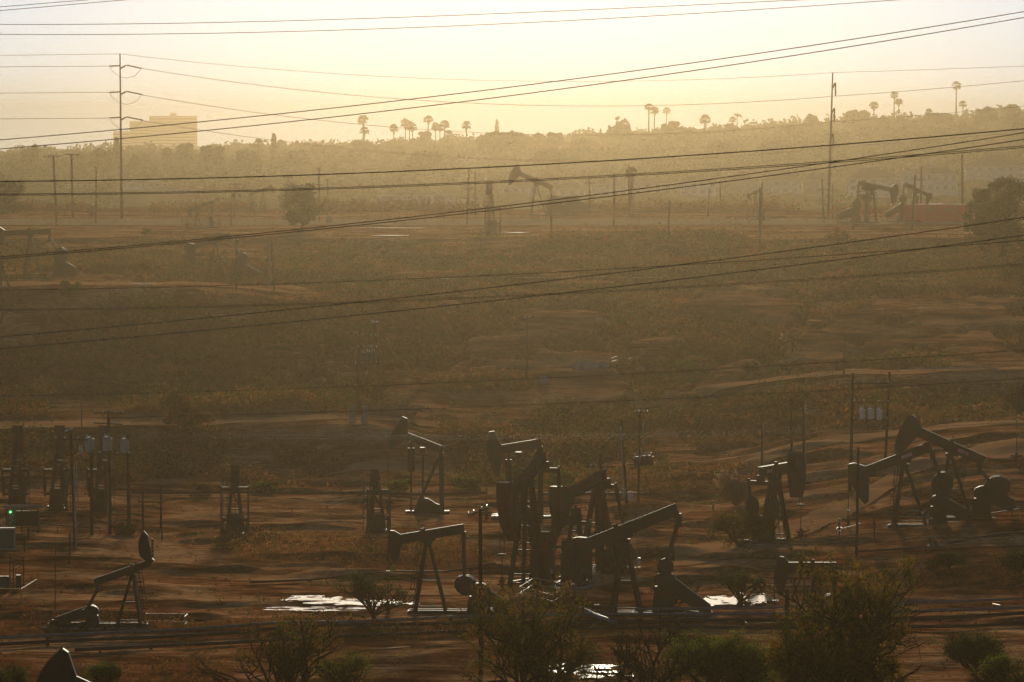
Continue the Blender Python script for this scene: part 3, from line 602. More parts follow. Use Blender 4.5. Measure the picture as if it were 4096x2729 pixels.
pole('hazy double-crossarm pole carrying small dark transformers on the left plateau', (940, 733), (938, 868), 3, [(737, 917, 966), (752, 920, 964)], m=M_polef, cans=[(930, 782, 9, 16, M_trd), (958, 782, 9, 16, M_trd)], group=P2)
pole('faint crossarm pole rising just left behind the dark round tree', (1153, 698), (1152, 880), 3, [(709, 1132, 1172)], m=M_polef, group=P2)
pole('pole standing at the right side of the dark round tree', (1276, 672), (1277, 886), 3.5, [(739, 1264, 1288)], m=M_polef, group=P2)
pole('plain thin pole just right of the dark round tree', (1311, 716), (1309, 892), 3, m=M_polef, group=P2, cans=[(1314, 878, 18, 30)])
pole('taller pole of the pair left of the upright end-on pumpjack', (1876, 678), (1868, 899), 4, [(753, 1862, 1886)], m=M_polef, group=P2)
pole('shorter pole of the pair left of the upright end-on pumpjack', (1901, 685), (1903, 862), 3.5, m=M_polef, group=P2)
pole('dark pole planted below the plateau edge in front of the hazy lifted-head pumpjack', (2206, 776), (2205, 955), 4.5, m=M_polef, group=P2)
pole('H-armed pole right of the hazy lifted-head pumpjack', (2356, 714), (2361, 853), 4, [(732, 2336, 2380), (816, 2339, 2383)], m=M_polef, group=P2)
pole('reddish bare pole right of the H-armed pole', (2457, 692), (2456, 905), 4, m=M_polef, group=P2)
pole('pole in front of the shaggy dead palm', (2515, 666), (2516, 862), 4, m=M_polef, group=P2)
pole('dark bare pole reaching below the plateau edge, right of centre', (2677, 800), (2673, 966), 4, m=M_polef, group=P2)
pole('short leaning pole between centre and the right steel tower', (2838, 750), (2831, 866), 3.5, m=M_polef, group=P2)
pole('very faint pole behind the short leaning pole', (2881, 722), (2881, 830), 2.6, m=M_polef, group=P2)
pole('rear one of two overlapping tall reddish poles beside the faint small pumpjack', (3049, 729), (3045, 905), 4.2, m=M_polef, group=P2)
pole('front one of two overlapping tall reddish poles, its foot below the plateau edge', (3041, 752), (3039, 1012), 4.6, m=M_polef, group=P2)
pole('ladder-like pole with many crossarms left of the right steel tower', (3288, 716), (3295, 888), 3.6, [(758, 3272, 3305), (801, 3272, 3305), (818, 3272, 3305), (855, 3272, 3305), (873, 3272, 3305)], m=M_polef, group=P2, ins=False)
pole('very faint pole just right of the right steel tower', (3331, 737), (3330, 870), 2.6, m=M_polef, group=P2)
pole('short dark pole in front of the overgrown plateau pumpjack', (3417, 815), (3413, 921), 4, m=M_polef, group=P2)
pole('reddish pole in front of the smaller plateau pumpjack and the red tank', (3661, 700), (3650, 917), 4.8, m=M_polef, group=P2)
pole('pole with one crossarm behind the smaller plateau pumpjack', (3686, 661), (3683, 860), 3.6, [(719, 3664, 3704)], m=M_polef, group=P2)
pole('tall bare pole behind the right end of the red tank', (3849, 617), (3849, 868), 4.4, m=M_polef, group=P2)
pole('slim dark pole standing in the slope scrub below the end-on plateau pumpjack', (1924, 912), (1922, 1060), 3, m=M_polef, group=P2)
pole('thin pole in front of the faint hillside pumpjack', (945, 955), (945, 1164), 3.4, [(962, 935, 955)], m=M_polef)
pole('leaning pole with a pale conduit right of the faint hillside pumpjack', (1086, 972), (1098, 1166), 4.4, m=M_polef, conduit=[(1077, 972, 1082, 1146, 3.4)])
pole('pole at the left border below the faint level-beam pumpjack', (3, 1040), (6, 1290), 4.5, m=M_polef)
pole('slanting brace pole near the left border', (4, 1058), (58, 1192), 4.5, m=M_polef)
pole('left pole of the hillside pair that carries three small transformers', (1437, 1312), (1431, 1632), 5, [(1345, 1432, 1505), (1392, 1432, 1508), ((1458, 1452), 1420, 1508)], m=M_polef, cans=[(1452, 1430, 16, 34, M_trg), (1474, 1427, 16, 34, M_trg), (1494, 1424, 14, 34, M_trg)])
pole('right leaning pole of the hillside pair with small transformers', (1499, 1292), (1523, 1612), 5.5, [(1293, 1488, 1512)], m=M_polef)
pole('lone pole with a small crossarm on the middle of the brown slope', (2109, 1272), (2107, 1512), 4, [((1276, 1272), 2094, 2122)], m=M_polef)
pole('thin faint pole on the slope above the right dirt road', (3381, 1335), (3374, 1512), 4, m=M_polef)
pole('faint thin pole above the dirt track, left of the transformer poles', (325, 1610), (328, 1760), 3, m=M_polef, Y=735)
TG = 'poles of the transformer rack at the left'
pole('left pole of the transformer rack at the left', (365, 1733), (367, 2148), 7.5, [((1814, 1818), 350, 522)], cans=[(357, 1778, 32, 54)], Y=610, group=TG)
pole('tallest pole of the transformer rack, with two crossarms on top', (434, 1645), (440, 2140), 7, [((1652, 1653), 376, 495), ((1692, 1698), 376, 490)], cans=[(428, 1775, 32, 54)], Y=612, group=TG, conduit=[(432, 1890, 433, 2130, 2)])
pole('right pole of the transformer rack at the left', (510, 1740), (517, 2138), 7.5, cans=[(496, 1783, 30, 54)], Y=612, group=TG)
pole('pole with conduits and cutouts just left of the transformer rack', (283, 1720), (302, 2200), 6.5, [((1756, 1760), 220, 350), ((1732, 1720), 262, 290)], conduit=[(298, 1868, 302, 2110, 4), (303, 2020, 305, 2245, 4), (306, 1850, 314, 2005, 2.5)], cans=[(322, 1806, 14, 20)], Y=588, group=TG)
pole('left short post with a crossbar on the dirt pad', (570, 1942), (572, 2112), 4.5, [(2008, 552, 660)], ins=False)
pole('right short post of the crossbar frame on the dirt pad', (644, 1946), (644, 2112), 4.5)
pole('pole with two meter boxes at its foot, left of the warning sign', (2486, 1680), (2508, 2014), 5.5, conduit=[(2483, 1710, 2498, 2010, 2.6), (2496, 1955, 2497, 1985, 8)])
pole('pole carrying three dark transformers behind the warning sign', (2560, 1640), (2552, 2014), 5, [(1651, 2540, 2590), (1859, 2510, 2610)], cans=[(2547, 1848, 26, 38, M_trd), (2574, 1844, 26, 38, M_trd), (2597, 1842, 24, 38, M_trd)], conduit=[(2573, 1690, 2571, 1830, 1.8)])
pole('slender pole with a white conduit left of the green pumpjack', (3050, 1663), (3046, 1880), 4, conduit=[(3053, 1692, 3051, 1880, 2.6)])
pole('left pole of the bare pair above the green pumpjack', (3164, 1596), (3168, 1860), 5.5)
pole('right pole of the bare pair above the green pumpjack', (3214, 1600), (3216, 1890), 5, conduit=[(3219, 1602, 3221, 1880, 1.8)])
pole('left pole of the platform with three white transformers', (3412, 1492), (3398, 2060), 6.5, [(1533, 3412, 3556), ((1608, 1611), 3412, 3556), (1679, 3411, 3552)], Y=640, cans=[(3446, 1656, 20, 42, M_white), (3481, 1656, 20, 42, M_white), (3515, 1659, 20, 42, M_white)])
pole('right pole of the platform with three white transformers', (3559, 1488), (3540, 1850), 5.5, Y=640)
pole('nearest black pole in front of the central group with a short crossarm', (1921, 2036), (1924, 2900), 9, [((2064, 2032), 1872, 1950)], Y=455)
pole('dark pole in front of the near right pumpjack', (3433, 1790), (3426, 2226), 6)
pole('pole with a white conduit inside the big tree at the lower right', (3148, 2360), (3148, 2880), 10, Y=446, conduit=[(3168, 2510, 3166, 2640, 4)])
pole('pole with a crossarm and pale conduits behind the central group', (2402, 1815), (2412, 2300), 6.5, [(1867, 2345, 2463)], Y=590, ins=False, conduit=[(2363, 1857, 2366, 1990, 2), (2383, 1857, 2389, 1990, 2), (2424, 1855, 2430, 1990, 2)])
pole('thin vent pipe in front of the lower left pumpjack', (222, 2175), (220, 2440), 2, name='vent_pipe', cat='pipe', group='thin standing pipes', m=M_rust)
pole('thin marker pole right of the big lower-right tree', (3609, 2215), (3596, 2515), 2.2, name='marker_pole', cat='marker pole', group='thin standing pipes', m=M_steel)
pole('thin pale mast beside the white box right of the big lattice post', (2553, 2040), (2547, 2330), 2, name='antenna_mast', cat='mast', group='thin standing pipes', m=M_steel)
for lab, t_, b_ in (('taller of two stub posts near the green cabinet', (113, 2112), (113, 2164)), ('lower of two stub posts near the green cabinet', (98, 2148), (98, 2208)), ('thin post left of the conduit pole foot', (280, 2135), (277, 2252)), ('stub post in the brush left of the crossbar frame pumpjack', (648, 2110), (648, 2160))):
    pole(lab, t_, b_, 3.6, name='fence_post', cat='post', group='short dark posts on the left pad')

# steel towers
def tower(label, top, base, arms, Y, r0, r1):
    p = at(base[0], base[1], Y); p.z = min(p.z, gz(p.x, p.y)); s = Y / F; root = thing('transmission_pole', p, label, 'transmission tower', 'steel transmission towers')
    rel = lambda px, py: at(px, py, Y) - p
    mb = MB(); mb.tube((0, 0, -.5), rel(*top), r0 * s, r1 * s, n=14); mb.build('shaft', M_polef, root, smooth=False)
    for a in arms:
        mb = MB(); mb.path([rel(*q) for q in a['arm']], a.get('w', 3.4) * s, 6); ar = mb.build('arm', M_polef, root)
        for q0, q1 in a['ins']: mb = MB(); mb.path([rel(*q0), rel(*q1)], 3 * s, 6); mb.build('insulator_string', M_polef, ar)
        for pts in a.get('jump', []): mb = MB(); mb.path([rel(*q) for q in pts], .9 * s, 5); mb.build('jumper_wire', M_wireb, ar)
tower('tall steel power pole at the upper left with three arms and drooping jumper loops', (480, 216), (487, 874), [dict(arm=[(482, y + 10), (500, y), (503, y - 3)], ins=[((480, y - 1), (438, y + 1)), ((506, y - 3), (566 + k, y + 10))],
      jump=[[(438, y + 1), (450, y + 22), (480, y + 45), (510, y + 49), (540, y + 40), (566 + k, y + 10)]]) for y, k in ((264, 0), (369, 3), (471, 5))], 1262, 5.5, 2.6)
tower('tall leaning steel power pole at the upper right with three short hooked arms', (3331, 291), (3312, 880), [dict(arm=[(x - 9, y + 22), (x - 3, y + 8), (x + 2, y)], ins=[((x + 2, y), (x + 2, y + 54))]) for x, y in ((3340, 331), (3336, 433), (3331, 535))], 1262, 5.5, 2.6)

# overhead wires, each strung through the air between distant poles
def wire(label, pts, Y0, Y1, w, m, group='power lines strung across the view', name='power_line', n=36):
    P = np.array(pts, float); xs = np.linspace(P[0, 0], P[-1, 0], n)
    if len(P) > 2:
        k = min(len(P) - 1, 3); c = np.polynomial.Polynomial.fit(P[:, 0], P[:, 1], k); ysv = c(xs)
    else: ysv = np.interp(xs, P[:, 0], P[:, 1])
    Ys = Y0 + (Y1 - Y0) * (xs - xs[0]) / (xs[-1] - xs[0])
    q = [at(x, y, Y) for x, y, Y in zip(xs, ysv, Ys)]; mb = MB(); mb.path(q, [w * Y / F / 2 for Y in (Y0 + (Y1 - Y0) * np.linspace(0, 1, n)).tolist()], 6)
    o = mb.build(name, m, smooth=True); return tag(o, label, 'power line', group)
E0, E1 = -420, 4520
def ext(pts):
    (x0, y0), (x1, y1) = pts[0], pts[1]; a = (E0, y0 + (E0 - x0) * (y1 - y0) / (x1 - x0)); (x2, y2), (x3, y3) = pts[-2], pts[-1]; b = (E1, y3 + (E1 - x3) * (y3 - y2) / (x3 - x2)); return [a] + pts + [b]
wire('topmost faint wire at the upper left corner', ext([(0, 28), (350, 0)]), 330, 200, 2.7, M_wireb)
wire('second faint wire at the upper left corner', ext([(0, 43), (500, 0)]), 330, 200, 2.7, M_wireb)
wire('upper of two pale wires across the top of the sky', ext([(0, 93), (1400, 80), (2700, 22)]), 340, 240, 2.7, M_wireb)
wire('lower of two pale wires across the top of the sky', ext([(0, 132), (1400, 122), (2700, 61), (3540, 0)]), 340, 240, 2.7, M_wireb)
wire('upper of two brown wires climbing to the top right', ext([(0, 556), (1350, 432), (2700, 263), (4096, 43)]), 300, 170, 3.8, M_wireb)
wire('lower of two brown wires climbing to the top right', ext([(0, 592), (1350, 468), (2700, 295), (4096, 66)]), 300, 170, 3.8, M_wireb)
wire('single thick dark wire over the hazy town', ext([(0, 722), (1350, 697), (2050, 666), (2750, 623), (4096, 512)]), 210, 150, 5, M_wire)
wire('upper strand of the nearly level dark pair', ext([(0, 773), (1350, 752), (2750, 685), (4096, 580)]), 260, 190, 3.2, M_wire)
wire('lower strand of the nearly level dark pair', ext([(0, 778), (1350, 757), (2750, 691), (4096, 587)]), 260, 190, 3.2, M_wire)
wire('upper strand of the steeper dark pair through the plateau', ext([(0, 1024), (1400, 897), (2700, 738), (4096, 528)]), 250, 160, 3.8, M_wire)
wire('lower strand of the steeper dark pair through the plateau', ext([(0, 1032), (1400, 906), (2700, 754), (4096, 555)]), 250, 160, 3.8, M_wire)
wire('green-tinged wire crossing the upper slope just below the left bench', ext([(0, 1158), (1400, 1127), (2750, 1060), (4096, 959)]), 320, 220, 3, M_wire)
wire('dark wire rising from the middle left slope to the plateau trees at right', ext([(0, 1346), (1350, 1219), (2750, 1057), (4096, 867)]), 260, 170, 3.8, M_wire)
wire('dark wire just under the rising one over the brown slope', ext([(0, 1393), (1350, 1270), (2750, 1115), (4096, 939)]), 260, 170, 3.8, M_wire)
wire('upper strand of the faint pair across the slope middle', ext([(0, 1234), (1400, 1210), (2750, 1146), (4096, 1054)]), 350, 260, 2.2, M_wire)
wire('lower strand of the faint pair across the slope middle', ext([(0, 1238), (1400, 1215), (2750, 1151), (4096, 1060)]), 350, 260, 2.2, M_wire)
wire('faint wire across the lower slope above the right dirt road', ext([(0, 1582), (1400, 1548), (2750, 1484), (4096, 1399)]), 350, 260, 2.6, M_wire)
wire('faint wire just above the tops of the raised pumpjack heads', ext([(0, 1675), (1400, 1647), (2750, 1592), (4096, 1512)]), 350, 260, 2.6, M_wire)
TW = 'lines between the steel towers'
wire('faint earth wire left of the tall steel pole', [(-420, 226), (0, 222), (480, 216)], 1500, 1262, 1.8, M_wireb, TW)
wire('faint earth wire sagging between both steel poles', [(480, 216), (1400, 299), (2230, 326), (2750, 320), (3331, 291)], 1262, 1262, 1.6, M_wireb, TW)
wire('faint earth wire right of the leaning steel pole', [(3331, 291), (4096, 265), (4520, 248)], 1262, 1500, 1.6, M_wireb, TW)
for nm, ya, yb, pts, end in (('top', 265, 274, [(1400, 379), (1860, 413), (2300, 425), (2700, 420)], (3340, 385)), ('middle', 370, 380, [(1400, 494), (1900, 530), (2400, 542), (2750, 532)], (3336, 487)), ('bottom', 473, 482, [(1350, 592), (1900, 632), (2400, 645), (2700, 637)], (3332, 589))):
    wire(nm + ' conductor left of the tall steel pole', [(-420, ya + 5), (0, ya + 3), (438, ya)], 1500, 1262, 2.1, M_wireb, TW)
    wire(nm + ' conductor sagging between both steel poles', [(567, yb)] + pts + [end], 1262, 1262, 2.1, M_wireb, TW)
    wire(nm + ' conductor right of the leaning steel pole', [end, (4096, end[1] - 62), (4520, end[1] - 108)], 1262, 1500, 2.1, M_wireb, TW)
LG = 'service lines low over the pads'
wire('upper of three thin lines over the green slope foot', [(435, 1730), (1400, 1741), (2750, 1728), (4300, 1640)], 600, 640, 1.5, M_wire, LG)
wire('middle of three thin lines over the green slope foot', [(435, 1736), (1400, 1746), (2750, 1736), (4300, 1655)], 600, 640, 1.5, M_wire, LG)
wire('lowest of three thin lines over the green slope foot', [(435, 1748), (1400, 1756), (2750, 1746), (4300, 1668)], 600, 640, 1.5, M_wire, LG)
for k, nm in enumerate(('highest', 'second', 'third', 'lowest')):
    wire(nm + ' of four lines leaving the nearest black pole to the right', [(1900 + 12 * k, 2016 + 14 * k), (2300, 2060 + 15 * k), (2700, 2102 + 14 * k), (3500, 2150 + 13 * k), (4300, 2098 + 22 * k)], 455, 520, 1.4, M_wire, LG)
wire('black sagging cable from the crossarm pole to the right pumpjacks', [(2424, 1842), (2440, 1832), (2530, 1847), (2750, 1885), (3000, 1895), (3400, 1872)], 590, 620, 2.6, M_black, LG)
wire('black cable passing behind the right pair of pumpjacks', [(3400, 1845), (3700, 1882), (4096, 1890), (4300, 1880)], 640, 640, 2.6, M_black, LG)
for k in range(3): wire(('upper', 'middle', 'lower')[k] + ' slack line between the bare pair and the transformer platform', [(3219, 1622 + 13 * k), (3300, 1629 + 14 * k), (3360, 1606 + 18 * k), (3410, 1574 + 14 * k)], 650, 640, 1.6, M_wire, LG)
wire('slack line dropping from the bare pair to the slender pole', [(3062, 1700), (3110, 1680), (3162, 1610)], 660, 655, 1.4, M_wire, LG)
# ------------------------------------------------------------------ trees and plants as things
M_bark = mat('bark', (.085, .055, .038), (.045, .03, .02), .9, 3)
M_palm = leafmat('palm fronds', [(0, (.03, .035, .014)), (1, (.07, .08, .03))], .25)
M_tree = leafmat('tree leaves', [(0, (.02, .032, .008)), (.5, (.045, .06, .014)), (1, (.10, .11, .025))], .4)
M_brown = leafmat('drying leaves', [(0, (.02, .034, .005)), (.35, (.055, .065, .007)), (.65, (.15, .095, .008)), (1, (.24, .085, .010))], .45)
M_straw = leafmat('straw blades', [(0, (.16, .09, .045)), (1, (.42, .27, .14))], .3)
M_twig = mat('bare twigs', (.06, .035, .025), (.035, .02, .015), .9, 3)
RG = 'trees along the far ridge'
def tree(name, label, px, base, top, wd, kind='round', Y=None, cat='tree', group=RG, m=None, n=900, ls=None, lobes=12, seed=None, flat=1.0, leafy=1):
    rng = np.random.default_rng(abs(hash(label)) % 2 ** 31 if seed is None else seed)
    rng = np.random.default_rng(sum(ord(c) * (i + 1) for i, c in enumerate(label)))
    p = gp(px, base) if Y is None else at(px, base, Y); s = p.y / F; H = (base - top) * s; W = wd * s / 2; m = m or M_tree
    root = thing(name, p, label, cat, group); ls = ls or max(.5, 2.2 * s * 4)
    tr = MB(); r = max(.12, H * .025)
    V = []; T = []
    if kind == 'round':
        tr.path([(0, 0, -.5), (W * .05, 0, H * .25), (0, 0, H * .5)], [r * 1.3, r, r * .7], 7)
        for k in range(lobes):
            a = rng.uniform(0, 2 * math.pi); q = rng.uniform(0, 1) ** .5; cz = H * rng.uniform(.32 if group == RG else .10, .84); cr = W * (rng.uniform(.26, .44) if group == RG else rng.uniform(.12, .38))
            lim = W * math.sqrt(max(.05, 1 - ((cz / H - .45) / .62) ** 2)) - cr * .6
            c = np.array([math.cos(a) * q * max(0, lim), math.sin(a) * q * max(0, lim), min(cz, H - cr * flat)])
            tr.path([(0, 0, H * .28), (c[0] * .5, c[1] * .5, (H * .3 + c[2]) / 2), tuple(c)], [r * .6, r * .35, r * .12], 5)
            nn = int(n / lobes); V.append(c + ball(nn, (cr, cr, cr * .8 * flat), .2, rng)); T.append(np.clip(rng.uniform(.1, .9) + rng.normal(0, .1, nn), 0, 1))
    elif kind == 'pine':
        tr.path([(0, 0, -.5), (W * .06, 0, H * .55), (0, 0, H * .97)], [r * 1.2, r * .7, r * .15], 7)
        for k in range(lobes):
            f = (k + .5) / lobes; cz = H * (.15 + .8 * f); rad = W * (1 - f) ** .55 * rng.uniform(.55, 1.05); a = k * 2.4; cr = max(.35 * W * (1.1 - f), W * .16)
            c = np.array([math.cos(a) * rad * .6, math.sin(a) * rad * .6, cz]); nn = int(n / lobes)
            V.append(c + ball(nn, (cr, cr, H * .6 / lobes + .2), .4, rng)); T.append(np.clip(rng.uniform(.1, .8) + rng.normal(0, .1, nn), 0, 1))
    elif kind == 'cypress':
        tr.path([(0, 0, -.5), (0, 0, H * .9)], [r, r * .2], 6)
        z = rng.uniform(.03, 1, n); a = rng.uniform(0, 6.283, n); rr = W * np.sin(np.pi * np.clip(z, 0, 1) ** .6) ** .7 * rng.uniform(.6, 1, n)
        V.append(np.stack([np.cos(a) * rr, np.sin(a) * rr, z * H], 1)); T.append(rng.uniform(0, .7, n))
    elif kind == 'sparse':
        tr.path([(0, 0, -.5), (0, 0, H * .3)], [r * 1.2, r], 7)
        for k in range(lobes):
            a = k * 2.4; e = rng.uniform(.35, 1.35); L_ = W * rng.uniform(.6, 1.1) if e < .8 else (H * .7) * rng.uniform(.6, 1)
            d = Vector((math.cos(a) * math.cos(e), math.sin(a) * math.cos(e), math.sin(e))); b0 = Vector((0, 0, H * rng.uniform(.2, .35)))
            b1 = b0 + d * L_ * .5 + Vector((rng.normal(0, .04) * L_, 0, .04 * L_)); b2 = b0 + d * L_; b2.z = min(b2.z, H)
            tr.path([b0, b1, b2], [r * .5, r * .3, r * .08], 5)
            for j in range(5):
                q = b1.lerp(b2, rng.uniform(.1, 1)) + Vector(rng.normal(0, W * .13, 3)); tr.path([b1.lerp(b2, .3), q], [r * .12, r * .05], 4)
                nn = max(2, int(n * leafy / lobes / 5)); V.append(np.array(q) + rng.normal(0, W * .07, (nn, 3))); T.append(np.clip(rng.uniform(0, 1) + rng.normal(0, .12, nn), 0, 1))
    tr.build('trunk', M_bark, root, smooth=True)
    if V:
        P = np.concatenate(V); quads_obj('crown', leaves(P, ls, .9 if group == RG else .6, rng=rng), np.concatenate(T), m, root)
    return root
def palm(label, px, base, top, cr_px, style='fan', group='fan palms on the far ridge', Y=None, m=None):
    rng = np.random.default_rng(sum(ord(c) * (i + 3) for i, c in enumerate(label)))
    p = gp(px, base) if Y is None else at(px, base, Y); s = p.y / F; R = cr_px * s * 1.3; H = (base - top) * s - R
    if style == 'shag': H = (base - top) * s - R * .9
    root = thing('palm_tree', p, label, 'palm', group); lean = rng.normal(0, .02) * H; r = max(.3, H * .022)
    mb = MB(); mb.path([(0, 0, -.6), (lean * .4, 0, H * .5), (lean, 0, H)], [r * 1.5, r, r * .85], 7); mb.build('trunk', M_bark, root, smooth=True)
    Q = []; T = []; nfr = 46 if style != 'coco' else 15; c0 = np.array([lean, 0, H])
    for k in range(nfr):
        a = rng.uniform(0, 6.283); e = rng.uniform(-.55, 1.45) if style != 'coco' else rng.uniform(-.1, 1.1); L_ = R * rng.uniform(.85, 1.1)
        h = np.array([math.cos(a), math.sin(a), 0]); side = np.array([-math.sin(a), math.cos(a), 0])
        if style == 'coco':
            prev = c0.copy()
            for j in range(6):
                t = (j + 1) / 6; q = c0 + h * L_ * 1.15 * math.cos(e) * t + np.array([0, 0, L_ * (math.sin(e) * t - .75 * t * t)]); wd_ = R * .16 * (1.1 - t * .8)
                dr = np.array([0, 0, -wd_]); Q += [[prev, prev + side * wd_ + dr, q + side * wd_ + dr, q], [prev, prev - side * wd_ + dr, q - side * wd_ + dr, q]]; prev = q
        else:   # stalk then a fan of narrow blades
            ax = h * math.cos(e) + np.array([0, 0, math.sin(e)]); hub = c0 + ax * L_ * .5; upv = np.cross(side, ax)
            for b in np.linspace(-1.15, 1.15, 7):
                d = ax * math.cos(b) + side * math.sin(b); tip = hub + d * L_ * .52 + np.array([0, 0, -.13 * L_]); w_ = side * math.cos(b) - ax * math.sin(b); w_ = w_ * L_ * .13
                Q.append([hub, hub + d * L_ * .3 + w_, tip, hub + d * L_ * .3 - w_])
            Q.append([c0, c0 + side * .03 * R, hub, c0 - side * .03 * R])
    T = rng.uniform(.2, 1, len(Q)); quads_obj('fronds', np.array(Q), T, m or M_palm, root)
    if style in ('fan', 'shag'):
        ns = 60 if style == 'fan' else 240; sk = .9 if style == 'fan' else 3.6; z = rng.uniform(0, 1, ns); a = rng.uniform(0, 6.283, ns); rr = R * (.38 if style == 'fan' else .62) * np.sqrt(1 - z * .8)
        P = np.stack([lean + np.cos(a) * rr * rng.uniform(.3, 1, ns), np.sin(a) * rr * rng.uniform(.3, 1, ns), H - z * R * sk], 1)
        quads_obj('dead_frond_skirt', leaves(P, R * .35, .25, droop=2.5, rng=rng), rng.uniform(0, .4, ns), m or M_palm, root)
    return root
# palms: (px, base, top, radius, label)
for px, b, tp, r, st, lb in [
 (1032, 660, 552, 19, 'fan', 'fan palm left of the tall conifer on the left part of the ridge'),
 (583, 700, 612, 18, 'fan', 'dim small fan palm in front of the far office block'),
 (668, 700, 596, 20, 'fan', 'thin fan palm before the right part of the far office block'),
 (1262, 640, 570, 21, 'fan', 'bushy short palm well right of the tall conifer'),
 (1333, 640, 558, 20, 'coco', 'wind-bent feather palm left of the stacked fan palms'),
 (1452, 590, 456, 20, 'fan', 'upper of two fan palms stacked above one another'),
 (1458, 610, 504, 17, 'fan', 'lower of two fan palms stacked above one another'),
 (1576, 590, 494, 17, 'fan', 'single fan palm left of the tight palm clump'),
 (1622, 585, 470, 20, 'fan', 'broad-headed left palm of the tight clump on the ridge'),
 (1638, 585, 480, 18, 'fan', 'inner palm of the tight clump, just right of its broadest head'),
 (1652, 588, 487, 18, 'fan', 'right palm of the tight clump on the ridge'),
 (1712, 580, 458, 17, 'fan', 'tallest single palm between the tight clump and the palm trio'),
 (1743, 590, 487, 16, 'fan', 'left palm of the trio on the ridge'),
 (1760, 592, 492, 15, 'fan', 'small middle palm of the trio on the ridge'),
 (1778, 590, 477, 17, 'fan', 'tallest right palm of the trio on the ridge'),
 (1791, 605, 519, 16, 'shag', 'short shaggy palm at the right foot of the trio'),
 (1865, 595, 481, 17, 'fan', 'lone slim fan palm left of the domed tree'),
 (2595, 560, 411, 15, 'fan', 'leftmost of two tall thin palms left of centre-right ridge'),
 (2617, 550, 423, 16, 'fan', 'second of two tall thin palms, slightly lower and broader'),
 (2665, 520, 426, 14, 'fan', 'left palm standing above the big bush mound'),
 (2701, 515, 421, 14, 'fan', 'right palm standing above the big bush mound'),
 (2820, 560, 454, 20, 'fan', 'round-headed palm alone right of the bush mound'),
 (2930, 520, 464, 13, 'fan', 'small palm beside the drooping feather palm'),
 (2949, 530, 436, 18, 'coco', 'feather palm with drooping fronds above a dark bush'),
 (3018, 530, 491, 22, 'coco', 'low spreading feather palm above the small white house'),
 (3496, 510, 403, 17, 'fan', 'round-headed palm at the right end of the long flat tree'),
 (3576, 500, 362, 15, 'fan', 'taller palm of the pair right of the leaning steel pole'),
 (3595, 500, 390, 15, 'fan', 'lower palm of the pair right of the leaning steel pole'),
 (3717, 490, 432, 17, 'fan', 'short palm left of the group of three at the right'),
 (3804, 470, 363, 16, 'fan', 'left palm of the group of three at the right'),
 (3825, 470, 323, 17, 'fan', 'tallest palm of the group of three at the right'),
 (3852, 470, 401, 14, 'fan', 'short palm at the right of the group of three'),
 (3534, 500, 460, 16, 'fan', 'stubby palm below the tall pair at the right')]:
    palm(lb, px, b, tp, r, st)
palm('shaggy dead palm behind a pole on the right of the plateau', 2522, 868, 668, 22, 'shag', group=None, Y=1345, m=leafmat('dead fronds', [(0, (.05, .035, .02)), (1, (.12, .08, .045))], .2))
